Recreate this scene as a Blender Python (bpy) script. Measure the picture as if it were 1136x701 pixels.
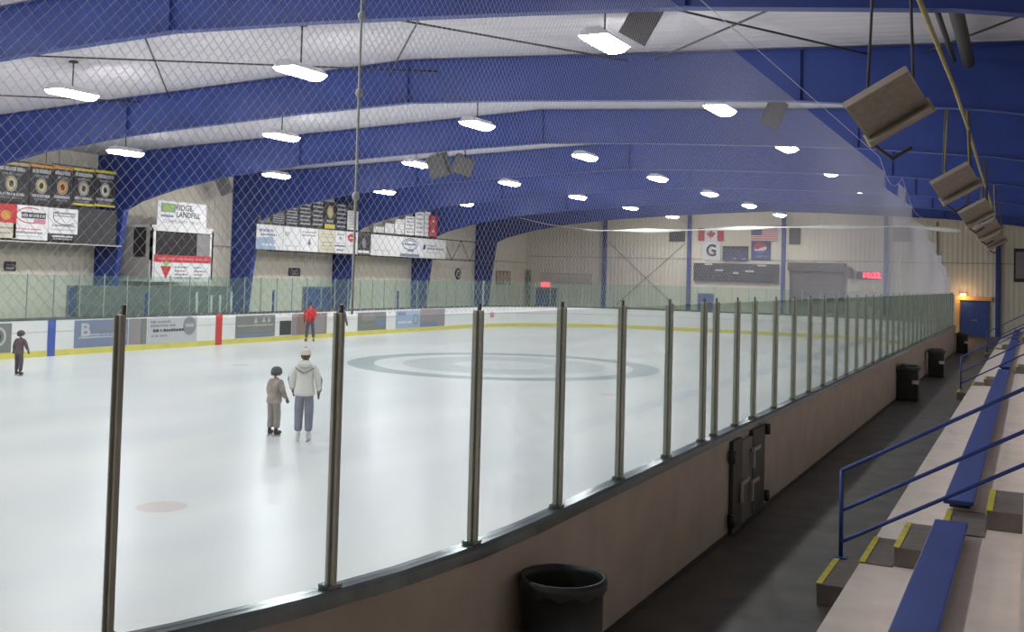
import bpy, bmesh, math, random
from mathutils import Vector, Matrix
random.seed(7)
for o in list(bpy.data.objects): bpy.data.objects.remove(o, do_unlink=True)
S = bpy.context.scene
COL = S.collection

# ------------------------------------------------------------------ camera, world, exposure
EYE = Vector((0.0, 0.0, 3.0621))
RIGHT = Vector((0.89389803, 0.44749938, 0.02627945)); UP = Vector((-0.00714222, -0.04439884, 0.99898835)); FWD = Vector((-0.44821345, 0.89318142, 0.0364919))
cam_d = bpy.data.cameras.new('camera'); cam = bpy.data.objects.new('camera', cam_d); COL.objects.link(cam)
m = Matrix.Identity(4)
for i in range(3):
    m[i][0] = RIGHT[i]; m[i][1] = UP[i]; m[i][2] = -FWD[i]; m[i][3] = EYE[i]
cam.matrix_world = m
cam_d.sensor_width = 36; cam_d.sensor_fit = 'HORIZONTAL'; cam_d.lens = 1150.23 / 1136 * 36
cam_d.shift_y = -(350.5 - 264.61) / 1136
cam_d.clip_start = 0.05; cam_d.clip_end = 200
S.camera = cam
S.view_settings.view_transform = 'Standard'; S.view_settings.look = 'None'; S.view_settings.gamma = 1
S.view_settings.use_curve_mapping = False
S.view_settings.exposure = 0.44
LAMP = 78.0
w = bpy.data.worlds.new('world'); S.world = w; w.use_nodes = True
w.node_tree.nodes['Background'].inputs[0].default_value = (0.75, 0.8, 1, 1)
w.node_tree.nodes['Background'].inputs[1].default_value = 0.02

# ------------------------------------------------------------------ materials
MATS = {}
def mat(name, col, rough=0.6, metal=0.0, noise=0.0, nscale=3.0, emit=0, ecol=None, bump=None, spec=None, stretch=(1, 1, 1)):
    if name in MATS: return MATS[name]
    M = bpy.data.materials.new(name); M.use_nodes = True; nt = M.node_tree; b = nt.nodes['Principled BSDF']
    b.inputs['Base Color'].default_value = (*col, 1); b.inputs['Roughness'].default_value = rough; b.inputs['Metallic'].default_value = metal
    if spec is not None: b.inputs['Specular IOR Level'].default_value = spec
    tc = nt.nodes.new('ShaderNodeTexCoord'); mp = nt.nodes.new('ShaderNodeMapping'); mp.inputs['Scale'].default_value = stretch
    nt.links.new(tc.outputs['Object'], mp.inputs['Vector'])
    if noise > 0:
        n = nt.nodes.new('ShaderNodeTexNoise'); n.inputs['Scale'].default_value = nscale; n.inputs['Detail'].default_value = 5
        r = nt.nodes.new('ShaderNodeValToRGB'); nt.links.new(mp.outputs[0], n.inputs['Vector']); nt.links.new(n.outputs[0], r.inputs[0])
        r.color_ramp.elements[0].position = .3; r.color_ramp.elements[1].position = .7
        r.color_ramp.elements[0].color = (*[c * (1 - noise) for c in col], 1); r.color_ramp.elements[1].color = (*[min(1, c * (1 + noise)) for c in col], 1)
        nt.links.new(r.outputs[0], b.inputs['Base Color'])
    if bump:
        axis, sc, st = bump
        wv = nt.nodes.new('ShaderNodeTexWave'); wv.wave_type = 'BANDS'; wv.bands_direction = axis; wv.inputs['Scale'].default_value = sc
        wv.inputs['Distortion'].default_value = 0
        nt.links.new(tc.outputs['Object'], wv.inputs['Vector'])
        bp = nt.nodes.new('ShaderNodeBump'); bp.inputs['Strength'].default_value = st; bp.inputs['Distance'].default_value = 0.03
        nt.links.new(wv.outputs['Fac'], bp.inputs['Height']); nt.links.new(bp.outputs[0], b.inputs['Normal'])
    if emit:
        b.inputs['Emission Color'].default_value = (*(ecol or col), 1); b.inputs['Emission Strength'].default_value = emit
    MATS[name] = M; return M

def glass_mat(name, tint, haze, hazecol):
    M = bpy.data.materials.new(name); M.use_nodes = True; nt = M.node_tree
    for n in list(nt.nodes): nt.nodes.remove(n)
    out = nt.nodes.new('ShaderNodeOutputMaterial'); t = nt.nodes.new('ShaderNodeBsdfTransparent'); t.inputs[0].default_value = (*tint, 1)
    g = nt.nodes.new('ShaderNodeBsdfGlossy'); g.inputs['Roughness'].default_value = 0.06; g.inputs[0].default_value = (.8, .9, .85, 1)
    d = nt.nodes.new('ShaderNodeBsdfDiffuse'); d.inputs[0].default_value = (*hazecol, 1)
    lw = nt.nodes.new('ShaderNodeLayerWeight'); lw.inputs[0].default_value = .5
    pw = nt.nodes.new('ShaderNodeMath'); pw.operation = 'POWER'; pw.inputs[1].default_value = 5; nt.links.new(lw.outputs['Facing'], pw.inputs[0])
    f = nt.nodes.new('ShaderNodeMath'); f.operation = 'MULTIPLY_ADD'; f.inputs[1].default_value = .38; f.inputs[2].default_value = .015; nt.links.new(pw.outputs[0], f.inputs[0])
    m1 = nt.nodes.new('ShaderNodeMixShader'); m2 = nt.nodes.new('ShaderNodeMixShader'); 
    # teal haze put into the pane colour: coverage 1 - exp(-tau / cos) grows as the pane is seen more edge on
    cs = nt.nodes.new('ShaderNodeMath'); cs.operation = 'SUBTRACT'; cs.inputs[0].default_value = 1.03; nt.links.new(lw.outputs['Facing'], cs.inputs[1])
    dv = nt.nodes.new('ShaderNodeMath'); dv.operation = 'DIVIDE'; dv.inputs[0].default_value = -haze; nt.links.new(cs.outputs[0], dv.inputs[1])
    ex_ = nt.nodes.new('ShaderNodeMath'); ex_.operation = 'EXPONENT'; nt.links.new(dv.outputs[0], ex_.inputs[0])
    om_ = nt.nodes.new('ShaderNodeMath'); om_.operation = 'SUBTRACT'; om_.inputs[0].default_value = 1.0; nt.links.new(ex_.outputs[0], om_.inputs[1]); nt.links.new(om_.outputs[0], m1.inputs[0])
    nt.links.new(t.outputs[0], m1.inputs[1]); nt.links.new(d.outputs[0], m1.inputs[2])
    nt.links.new(f.outputs[0], m2.inputs[0]); nt.links.new(m1.outputs[0], m2.inputs[1]); nt.links.new(g.outputs[0], m2.inputs[2])
    nt.links.new(m2.outputs[0], out.inputs[0]); MATS[name] = M; return M

GLASS = glass_mat('clear_shield_glass', (0.965, 0.988, 0.98), 0.075, (0.20, 0.35, 0.31))
GLASSF = glass_mat('far_shield_glass', (0.89, 0.96, 0.93), 0.06, (0.34, 0.46, 0.41))
BLUE = mat('blue_steel_paint', (0.023, 0.052, 0.25), .5, noise=.12, nscale=1.2)
BLUED = mat('blue_door_paint', (0.03, 0.07, 0.28), .5, noise=.1)
CREAM = mat('cream_wall_panel_x', (0.80, 0.73, 0.58), .55, noise=.04, nscale=.5, bump=('X', 1.05, .5))
CREAMY = mat('cream_wall_panel_y', (0.78, 0.72, 0.59), .55, noise=.04, nscale=.5, bump=('Y', 1.05, .5))
CEIL = mat('white_roof_insulation', (0.60, 0.585, 0.615), .7, noise=.08, nscale=2.2, stretch=(.15, 3.5, 1), bump=('Y', .8, .25))
WHITE = mat('white_paint', (0.78, 0.77, 0.74), .5, noise=.04)
DASH = mat('white_dasher_plastic', (0.80, 0.80, 0.78), .35, noise=.04, nscale=2)
CONC = mat('painted_wall_warm', (0.46, 0.39, 0.335), .75, noise=.10, nscale=2.5)
YEL = mat('yellow_kick_strip', (0.70, 0.62, 0.13), .4, noise=.1)
YELN = mat('yellow_nosing_paint', (0.55, 0.47, 0.04), .6, noise=.2, nscale=9)
ALU = mat('brushed_aluminium', (0.40, 0.385, 0.33), .5, .25, noise=.1, nscale=6)
ALUD = mat('dark_aluminium_cap', (0.15, 0.17, 0.17), .2, .6, noise=.2, nscale=4)
DARK = mat('dark_grey_metal', (0.06, 0.058, 0.05), .55, .2, noise=.2)
BLACK = mat('black_plastic', (0.02, 0.022, 0.02), .45, noise=.3, nscale=5)
RUB = mat('dark_rubber_floor', (0.085, 0.074, 0.063), .5, noise=.35, nscale=2.2)
STEPG = mat('grey_step_paint', (0.15, 0.125, 0.11), .7, noise=.15, nscale=6)
TIER = mat('cream_tier_paint', (0.70, 0.60, 0.53), .7, noise=.08, nscale=3)
HEAT = mat('heater_housing', (0.36, 0.31, 0.26), .5, .3, noise=.1)
HEATC = mat('heater_ceramic', (0.30, 0.25, 0.21), .8, noise=.15, nscale=9)
YPIPE = mat('yellow_gas_pipe', (0.35, 0.27, 0.07), .5, noise=.2)
GREYB = mat('speaker_cloth', (0.10, 0.095, 0.09), .9, noise=.2, nscale=30)
TWINE = mat('net_twine', (0.66, 0.66, 0.72), .8)
NETW = mat('white_net_roll', (0.85, 0.84, 0.78), .7, noise=.1)
BOOTH = mat('grey_green_panel', (0.12, 0.13, 0.12), .6, noise=.1)
GREYP = mat('brown_grey_shutter', (0.12, 0.10, 0.085), .6, noise=.1, bump=('Z', 3.0, .5))
GREYPD = mat('dark_shutter_box', (0.075, 0.062, 0.05), .6)
ORANGE = mat('orange_door_frame_paint', (0.95, 0.52, 0.20), .5, noise=.1, nscale=6)
WIN = mat('dark_window_glass', (0.05, 0.045, 0.045), .15)
def P(name, c, r=.55): return mat(name, c, r)
INK = {'k': P('ink_black', (.02, .02, .02)), 'w': P('ink_white', (.8, .79, .77)), 'r': P('ink_red', (.55, .04, .04)), 'b': P('ink_blue', (.06, .10, .40)),
       'lb': P('ink_light_blue', (.34, .44, .58)), 'g': P('ink_green', (.30, .50, .12)), 'y': P('ink_yellow', (.62, .52, .08)), 'o': P('ink_orange', (.65, .30, .07)),
       'gy': P('ink_grey', (.25, .25, .26)), 'lg': P('ink_light_grey', (.52, .52, .53)), 'dg': P('ink_dark_grey', (.040, .038, .040)), 'pk': P('ink_pink', (.62, .22, .32)),
       'cr': P('ink_cream', (.66, .62, .48)), 'gold': P('ink_gold', (.55, .45, .22)), 'br': P('ink_brown', (.27, .17, .14)), 'ol': P('ink_olive_grey', (.20, .21, .19)),
       'bg': P('ink_blue_grey', (.19, .23, .34)), 'mg': P('ink_mauve_grey', (.30, .26, .27)), 'nb': P('ink_navy', (.03, .04, .16)), 'tl': P('ink_tan', (.5, .42, .3))}

# ------------------------------------------------------------------ mesh builder
class MB:
    def __init__(s): s.v = []; s.f = []; s.m = []; s.mats = []; s.sm = []
    def mi(s, mt):
        if mt not in s.mats: s.mats.append(mt)
        return s.mats.index(mt)
    def add(s, vs, fs, mt, smooth=False, T=None):
        b = len(s.v); i = s.mi(mt)
        for q in vs:
            q = Vector(q); s.v.append(T @ q if T else q)
        for f in fs: s.f.append([b + k for k in f]); s.m.append(i); s.sm.append(smooth)
    def box(s, c, d, mt, bev=0.0, T=None):
        x, y, z = c; a, b, e = d[0] / 2, d[1] / 2, d[2] / 2
        if bev <= 0:
            vs = [(x + i * a, y + j * b, z + k * e) for k in (-1, 1) for j in (-1, 1) for i in (-1, 1)]
            s.add(vs, [(0, 2, 3, 1), (4, 5, 7, 6), (0, 1, 5, 4), (2, 6, 7, 3), (0, 4, 6, 2), (1, 3, 7, 5)], mt, T=T); return
        bm = bmesh.new(); bmesh.ops.create_cube(bm, size=1)
        for q in bm.verts: q.co = Vector((x + q.co.x * d[0], y + q.co.y * d[1], z + q.co.z * d[2]))
        bmesh.ops.bevel(bm, geom=bm.edges[:], offset=bev, segments=2, affect='EDGES', profile=.5)
        s.bm(bm, mt, T=T)
    def bm(s, bm, mt, smooth=False, T=None):
        bm.verts.ensure_lookup_table(); bm.verts.index_update()
        s.add([q.co.copy() for q in bm.verts], [[q.index for q in f.verts] for f in bm.faces], mt, smooth, T); bm.free()
    def tube(s, path, r, mt, n=8, cap=True, T=None):
        path = [Vector(q) for q in path]; vs = []; fs = []; N = len(path)
        rs = r if isinstance(r, (list, tuple)) else [r] * N
        up = None
        for i, q in enumerate(path):
            t = (path[min(i + 1, N - 1)] - path[max(i - 1, 0)]).normalized()
            if up is None: up = Vector((0, 0, 1)) if abs(t.z) < .9 else Vector((1, 0, 0))
            a = t.cross(up).normalized(); up = a.cross(t).normalized()
            for k in range(n):
                an = 2 * math.pi * k / n; vs.append(q + (a * math.cos(an) + up * math.sin(an)) * rs[i])
        for i in range(N - 1):
            for k in range(n): fs.append((i * n + k, i * n + (k + 1) % n, (i + 1) * n + (k + 1) % n, (i + 1) * n + k))
        if cap: fs.append(tuple(range(n))[::-1]); fs.append(tuple((N - 1) * n + k for k in range(n)))
        s.add(vs, fs, mt, True, T)
    def lathe(s, prof, mt, n=32, T=None, smooth=True):
        vs = []; fs = []
        for r, z in prof:
            for k in range(n):
                an = 2 * math.pi * k / n; vs.append((r * math.cos(an), r * math.sin(an), z))
        for i in range(len(prof) - 1):
            for k in range(n): fs.append((i * n + k, i * n + (k + 1) % n, (i + 1) * n + (k + 1) % n, (i + 1) * n + k))
        s.add(vs, fs, mt, smooth, T)
    def ell(s, c, r, mt, seg=16, rings=10, T=None):
        bm = bmesh.new(); bmesh.ops.create_uvsphere(bm, u_segments=seg, v_segments=rings, radius=1)
        for q in bm.verts: q.co = Vector((c[0] + q.co.x * r[0], c[1] + q.co.y * r[1], c[2] + q.co.z * r[2]))
        s.bm(bm, mt, True, T)
    def poly(s, pts, w0, w1, mt, T=None):      # outline in (u, v), extruded from w0 to w1; local frame x=u y=-w z=v
        n = len(pts); vs = [(u, -w0, v) for u, v in pts] + [(u, -w1, v) for u, v in pts]
        fs = [tuple(range(n))[::-1], tuple(n + k for k in range(n))] + [(k, (k + 1) % n, n + (k + 1) % n, n + k) for k in range(n)]
        s.add(vs, fs, mt, T=T)
    def build(s, name, parent=None, T=None):
        me = bpy.data.meshes.new(name); me.from_pydata([tuple(q) for q in s.v], [], s.f)
        for mt in s.mats: me.materials.append(mt)
        me.polygons.foreach_set('material_index', s.m); me.polygons.foreach_set('use_smooth', s.sm)
        bm = bmesh.new(); bm.from_mesh(me); bmesh.ops.recalc_face_normals(bm, faces=bm.faces); bm.to_mesh(me); bm.free()
        me.update(); o = bpy.data.objects.new(name, me); COL.objects.link(o)
        if T is not None: o.matrix_world = T
        if parent is not None: o.parent = parent
        return o

def tag(o, label=None, cat=None, group=None, kind=None):
    if label: o['label'] = label
    if cat: o['category'] = cat
    if group: o['group'] = group
    if kind: o['kind'] = kind
    return o
def struct(o): o['kind'] = 'structure'; return o
def empty(name, loc, rz=0, T=None):
    o = bpy.data.objects.new(name, None); COL.objects.link(o); o.empty_display_size = .1
    if T is not None: o.matrix_world = T
    else: o.location = loc; o.rotation_euler = (0, 0, rz)
    return o
def copy_tree(o, parent=None):
    c = o.copy(); COL.objects.link(c); c.parent = parent
    for ch in list(o.children): copy_tree(ch, c)
    return c
def rebase(mb, o):   # move mesh so that the origin lies at o (Vector)
    for i, q in enumerate(mb.v): mb.v[i] = q - o
def put(mb, name, base, parent=None):
    base = Vector(base); rebase(mb, base); o = mb.build(name); o.location = base
    return o
ORD = ['first', 'second', 'third', 'fourth', 'fifth', 'sixth', 'seventh', 'eighth', 'ninth', 'tenth', 'eleventh', 'twelfth', 'thirteenth', 'fourteenth', 'fifteenth',
       'sixteenth', 'seventeenth', 'eighteenth', 'nineteenth', 'twentieth']

# ------------------------------------------------------------------ the room
XL, XR, YF, YB = -35.0, 5.5, 72.4, -10.0
XM = -14.5
def roof_z(x): return 8.62 - 0.045 * abs(x - XM)
mb = MB(); 
for x0, x1 in ((XL - .2, XM), (XM, XR + .2)):
    pts = [(x0, roof_z(x0)), (x1, roof_z(x1)), (x1, roof_z(x1) + .2), (x0, roof_z(x0) + .2)]
    vs = [(x, y, z) for y in (YB - .2, YF + .2) for x, z in pts]
    mb.add(vs, [(0, 1, 2, 3), (7, 6, 5, 4), (0, 4, 5, 1), (1, 5, 6, 2), (2, 6, 7, 3), (3, 7, 4, 0)], CEIL)
struct(mb.build('ceiling'))
def wallbox(name, c, d, mt): mb = MB(); mb.box(c, d, mt); return struct(mb.build(name))
wallbox('wall_left', (XL - .1, (YB + YF) / 2, 4.1), (.2, YF - YB, 8.4), CREAMY)
wallbox('wall_right', (XR + .1, (YB + YF) / 2, 4.1), (.2, YF - YB, 8.4), CREAMY)
wallbox('wall_back', ((XL + XR) / 2, YB - .1, 4.1), (XR - XL + .4, .2, 9.0), CREAM)
# end wall in two panel lifts with a girt seam
mb = MB(); mb.box(((XL + XR) / 2, YF + .1, 6.66), (XR - XL + .4, .2, 4.0), CREAM); mb.box(((XL + XR) / 2, YF + .12, 2.33), (XR - XL + .4, .2, 4.66), CREAM)
struct(mb.build('wall_end'))
# seams on left and end walls
mb = MB(); mb.box(((XL + XR) / 2, YF - .02, 4.67), (XR - XL, .05, .05), mat('seam_trim', (.42, .38, .31), .6)); struct(mb.build('trim_1'))
mb = MB(); mb.box((XL + .03, (YB + YF) / 2, 4.15), (.05, YF - YB, .06), MATS['seam_trim']); struct(mb.build('trim_2'))

# rink outline
RX0, RX1, RY0, RY1, RR = -29.24, -3.34, -1.65, 61.8, 8.5
def rink_path(step=.5, off=0.0):
    P_ = []; r = RR + off
    def arc(cx, cy, a0, a1):
        n = 18
        for i in range(n + 1): a = a0 + (a1 - a0) * i / n; P_.append((cx + r * math.cos(a), cy + r * math.sin(a)))
    arc(RX1 - RR, RY0 + RR, -math.pi / 2, 0); arc(RX1 - RR, RY1 - RR, 0, math.pi / 2)
    arc(RX0 + RR, RY1 - RR, math.pi / 2, math.pi); arc(RX0 + RR, RY0 + RR, math.pi, 1.5 * math.pi)
    out = []
    for i in range(len(P_)):
        a = Vector(P_[i]); b = Vector(P_[(i + 1) % len(P_)]); L = (b - a).length
        if L < 1e-6: continue
        n = max(1, int(L / step / 4)) if L > 2 else 1
        for k in range(n): out.append(a + (b - a) * k / n)
    return out
def ring_at(s):   # near side: s>0 is distance along straight from the corner tangent (Y=6.85), s<0 runs back along the corner arc
    if s >= 0: return Vector((RX1, 6.85 + s)), Vector((0, 1))
    a = s / RR
    return Vector((RX1 - RR + RR * math.cos(a), 6.85 + RR * math.sin(a))), Vector((-math.sin(a), math.cos(a)))

# ice
def ice_mat():
    M = bpy.data.materials.new('ice'); M.use_nodes = True; nt = M.node_tree; b = nt.nodes['Principled BSDF']; N = nt.nodes; L = nt.links
    b.inputs['Roughness'].default_value = .22; b.inputs['IOR'].default_value = 1.31
    g = N.new('ShaderNodeTexCoord'); sx = N.new('ShaderNodeSeparateXYZ'); L.new(g.outputs['Object'], sx.inputs[0])
    def math_(op, a, c=None, d=None):
        n = N.new('ShaderNodeMath'); n.operation = op
        for i, q in enumerate((a, c, d)):
            if q is None: continue
            if isinstance(q, (int, float)): n.inputs[i].default_value = q
            else: L.new(q, n.inputs[i])
        return n.outputs[0]
    def dist(cx, cy): return math_('SQRT', math_('ADD', math_('POWER', math_('SUBTRACT', sx.outputs[0], cx), 2), math_('POWER', math_('SUBTRACT', sx.outputs[1], cy), 2)))
    def band(v, c, hw): return math_('LESS_THAN', math_('ABSOLUTE', math_('SUBTRACT', v, c)), hw)
    n1 = N.new('ShaderNodeTexNoise'); n1.inputs['Scale'].default_value = .35; n1.inputs['Detail'].default_value = 6
    mp = N.new('ShaderNodeMapping'); mp.inputs['Scale'].default_value = (1, .35, 1); mp.inputs['Rotation'].default_value = (0, 0, .5); L.new(g.outputs['Object'], mp.inputs[0]); L.new(mp.outputs[0], n1.inputs['Vector'])
    cr = N.new('ShaderNodeValToRGB'); cr.color_ramp.elements[0].position = .32; cr.color_ramp.elements[1].position = .62
    cr.color_ramp.elements[0].color = (.61, .63, .635, 1); cr.color_ramp.elements[1].color = (.73, .725, .715, 1); L.new(n1.outputs[0], cr.inputs[0])
    cur = cr.outputs[0]
    def over(mask, col, fac):
        nonlocal cur
        mx = N.new('ShaderNodeMixRGB'); mx.inputs[2].default_value = (*col, 1); L.new(math_('MULTIPLY', mask, fac), mx.inputs[0]); L.new(cur, mx.inputs[1]); cur = mx.outputs[0]
    dc = dist(-16.3, 32.1)
    over(band(dc, 4.9, .45), (.16, .25, .27), .65)
    over(band(dc, 2.6, .9), (.28, .36, .38), .4)
    over(band(sx.outputs[1], 32.1, .15), (.6, .3, .3), .10)
    over(band(sx.outputs[1], 24.2, .15), (.4, .5, .75), .12)
    over(band(sx.outputs[1], 40.2, .15), (.4, .5, .75), .12)
    for px, py in ((-9.93, 10.0), (-22.6, 10.0), (-9.9, 50.1), (-22.6, 50.1), (-9.93, 25.9), (-22.6, 25.9)):
        over(math_('LESS_THAN', dist(px, py), .32), (.6, .42, .40), .55)
    for px, py in ((-9.93, 10.0), (-22.6, 10.0)):
        over(band(dist(px, py), 4.5, .04), (.7, .5, .5), .15)
    L.new(cur, b.inputs['Base Color'])
    n2 = N.new('ShaderNodeTexNoise'); n2.inputs['Scale'].default_value = .8; n2.inputs['Detail'].default_value = 4
    r2 = N.new('ShaderNodeMapRange'); r2.inputs[3].default_value = .27; r2.inputs[4].default_value = .33; L.new(n2.outputs[0], r2.inputs[0]); L.new(r2.outputs[0], b.inputs['Roughness'])
    L.new(g.outputs['Object'], n2.inputs['Vector'])
    return M
ICE = ice_mat()
ring = rink_path()
mb = MB(); n = len(ring)
mb.add([(q.x, q.y, 0) for q in ring] + [(q.x, q.y, -.06) for q in ring], [tuple(range(n)), tuple(range(2 * n - 1, n - 1, -1))] + [(k, n + k, n + (k + 1) % n, (k + 1) % n) for k in range(n)], ICE)
o = struct(mb.build('floor_ice'))
# surrounding floor with a hole for the rink
outer = []
cx, cy = -16.29, 30.0
corn = [Vector((XR, YB)), Vector((XR, YF)), Vector((XL, YF)), Vector((XL, YB))]
ro = rink_path(off=.10)
def hit(d):
    tx = ((XR if d.x > 0 else XL) - cx) / d.x if abs(d.x) > 1e-9 else 1e9; ty = ((YF if d.y > 0 else YB) - cy) / d.y if abs(d.y) > 1e-9 else 1e9
    t = min(tx, ty); return Vector((cx + d.x * t, cy + d.y * t))
inn = list(ro)
for c_ in corn:   # add a rink sample in the direction of each corner
    d = c_ - Vector((cx, cy)); best = min(range(len(inn)), key=lambda i: -((inn[i] - Vector((cx, cy))).normalized().dot(d.normalized())))
    outer.append((best, c_))
om = {}
for i, q in enumerate(inn): om[i] = hit(q - Vector((cx, cy)))
for b_, c_ in outer: om[b_] = c_
n = len(inn); mb = MB()
mb.add([(q.x, q.y, .05) for q in inn] + [(om[i].x, om[i].y, .05) for i in range(n)] + [(q.x, q.y, -.08) for q in inn] + [(om[i].x, om[i].y, -.08) for i in range(n)],
       [(k, n + k, n + (k + 1) % n, (k + 1) % n) for k in range(n)] + [(2 * n + k, 2 * n + (k + 1) % n, 3 * n + (k + 1) % n, 3 * n + k) for k in range(n)], RUB)
struct(mb.build('floor'))

# ------------------------------------------------------------------ dasher boards (one enclosure)
def sweep(mb, prof, mt):   # prof: closed list of (offset outward, z)
    rings = [rink_path(off=o_) for o_, z in prof]; n = len(rings[0]); vs = []; fs = []
    for (o_, z), rg in zip(prof, rings): vs += [(q.x, q.y, z) for q in rg]
    m_ = len(prof)
    for j in range(m_):
        for k in range(n): fs.append((j * n + k, j * n + (k + 1) % n, ((j + 1) % m_) * n + (k + 1) % n, ((j + 1) % m_) * n + k))
    mb.add(vs, fs, mt)
dash = tag(empty('dasher_boards', (RX1, 6.85, 0.0)), 'white rink boards with yellow kick strip running all round the ice', 'rink boards')
Tinv = Vector((RX1, 6.85, 0.0))
def dpart(mb, name):
    rebase(mb, Tinv); o = mb.build(name); o.parent = dash; return o
mb = MB(); sweep(mb, [(0.0, 0.0), (0.0, 1.2), (.04, 1.2), (.04, 0.0)], DASH); dpart(mb, 'inner_facing')
mb = MB(); sweep(mb, [(-.012, 0.0), (-.012, .2), (-.001, .2), (-.001, 0.0)], YEL); dpart(mb, 'kick_strip')
mb = MB(); sweep(mb, [(-.01, .80), (-.01, .83), (-.001, .83), (-.001, .80)], MATS['ink_light_grey']); dpart(mb, 'shadow_line_strip')  # thin grey strip drawing the shadow line along the boards
mb = MB(); sweep(mb, [(.06, 0.05), (.06, 1.2), (.14, 1.2), (.14, 0.05)], CONC); dpart(mb, 'outer_wall')['label'] = 'warm beige painted outer wall below the glass'
mb = MB(); sweep(mb, [(.142, 0.052), (.142, .10), (.155, .10), (.155, .052)], DARK); dpart(mb, 'base_channel')
mb = MB(); sweep(mb, [(-.01, 1.2), (-.01, 1.27), (.02, 1.29), (.13, 1.29), (.155, 1.27), (.155, 1.2)], ALUD)
o = dpart(mb, 'cap_rail')
# gate in the near boards
gx = RX1 + .14
gt = MB()
gt.box((gx + .03, 12.50, .62), (.05, .44, 1.10), DARK, .008); gt.box((gx + .03, 13.58, .66), (.05, .66, 1.05), DARK, .008)
gate = tag(put(gt, 'rink_gate', (gx, 13.0, .05)), 'dark metal gate hardware on the outside of the near boards', 'gate')
def gpart(mb, name): rebase(mb, Vector((gx, 13.0, .05))); o = mb.build(name); o.parent = gate; return o
mb = MB(); mb.box((gx + .03, 13.0, .62), (.03, .5, 1.0), mat('gate_grey_panel', (.17, .155, .14), .5, .3)); gpart(mb, 'door_panel')
for y0, z in ((12.2, 1.0), (12.2, .25), (14.0, 1.12), (14.0, .24)):
    mb = MB(); mb.tube([(gx + .06, y0, z - .07), (gx + .06, y0, z + .07)], .045, BLACK, 10); gpart(mb, 'hinge')
for y0, z in ((12.66, .62), (13.25, .95), (13.2, .55)):
    mb = MB(); mb.box((gx + .07, y0 + .12, z), (.025, .42, .05), ALU, .006); mb.box((gx + .08, y0 - .06, z - .1), (.03, .05, .25), ALU, .006); gpart(mb, 'latch_bar')
# shield supports and panes, near side
post_s = [-6.6, -5.3, -4.55 + .55, -3.33, -2.03, -.73 + .02, .56, 1.9, 3.25, 4.49, 4.99, 5.96, 6.86]
post_s[2] = -4.55
s_ = 8.13
while s_ < 46.5: post_s.append(s_); s_ += 1.29
# corner positions matched: Y 3.74, 4.86, 6.11, 7.41
post_s = [-7.4, -6.0, -4.66, -3.29, -2.02, -.74, .56, 1.9, 3.25, 4.49, 4.99, 5.96, 6.86] + post_s[13:]
ZG0, ZG1 = 1.29, 2.81
pn = len(post_s)
for i, s in enumerate(post_s):
    q, t = ring_at(s); ang = math.atan2(t.y, t.x)
    T = Matrix.Translation((q.x + .07 * t.y, q.y - .07 * t.x, ZG0)) @ Matrix.Rotation(ang, 4, 'Z')
    mb = MB()
    wd = .055 if i < 12 else .05
    mb.box((0, .0, .77), (wd, .018, 1.54), ALU, .004); mb.box((0, -.026, .77), (wd * .45, .034, 1.54), ALU, .004); mb.box((0, .022, .77), (wd * .45, .026, 1.54), ALU, .004)
    mb.box((0, 0, .012), (.1, .09, .02), ALUD)
    mb.box((wd * .3, 0, 1.56), (wd * .3, .02, .05), DARK)
    o = mb.build('shield_post'); o.matrix_world = T
    k = i - 2
    if k < 0: tag(o, 'aluminium shield post at the near corner, just beyond the left picture edge', 'post', 'near corner posts')
    elif k < 18: tag(o, 'aluminium glass support post on the near boards, %s post from the left' % ORD[k], 'post', 'near side shield posts')
    else: tag(o, 'slim aluminium glass post far down the near boards, in the closely bunched rows', 'post', 'distant near side shield posts')
for i in range(pn - 1):
    a, b = post_s[i] + .02, post_s[i + 1] - .02
    segs = 5 if a < 0 else 1
    vs = []; 
    for k in range(segs + 1):
        q, t = ring_at(a + (b - a) * k / segs)
        for off in (.064, .076):
            x = q.x + off * t.y; y = q.y - off * t.x
            vs += [(x, y, ZG0), (x, y, ZG1)]
    fs = []
    for k in range(segs):
        c = 4 * k; fs += [(c, c + 4, c + 5, c + 1), (c + 2, c + 3, c + 7, c + 6), (c + 1, c + 5, c + 7, c + 3), (c, c + 2, c + 6, c + 4)]
    e = 4 * segs; fs += [(0, 1, 3, 2), (e, e + 2, e + 3, e + 1)]
    mb = MB(); mb.add(vs, fs, GLASS)
    qm, _ = ring_at((a + b) / 2); o = put(mb, 'glass_panel', (qm.x, qm.y, ZG0))
    k = i - 2
    if k < 0: tag(o, 'clear glass shield panel at the near corner, left of the leftmost post', 'glass panel', 'near corner glass')
    elif k < 17: tag(o, 'clear shield glass between the %s and %s posts from the left' % (ORD[k], ORD[k + 1]), 'glass panel', 'near side glass panels')
    else: tag(o, 'greenish shield glass far down the near boards, seen almost edge on', 'glass panel', 'distant near side glass panels')

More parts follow.
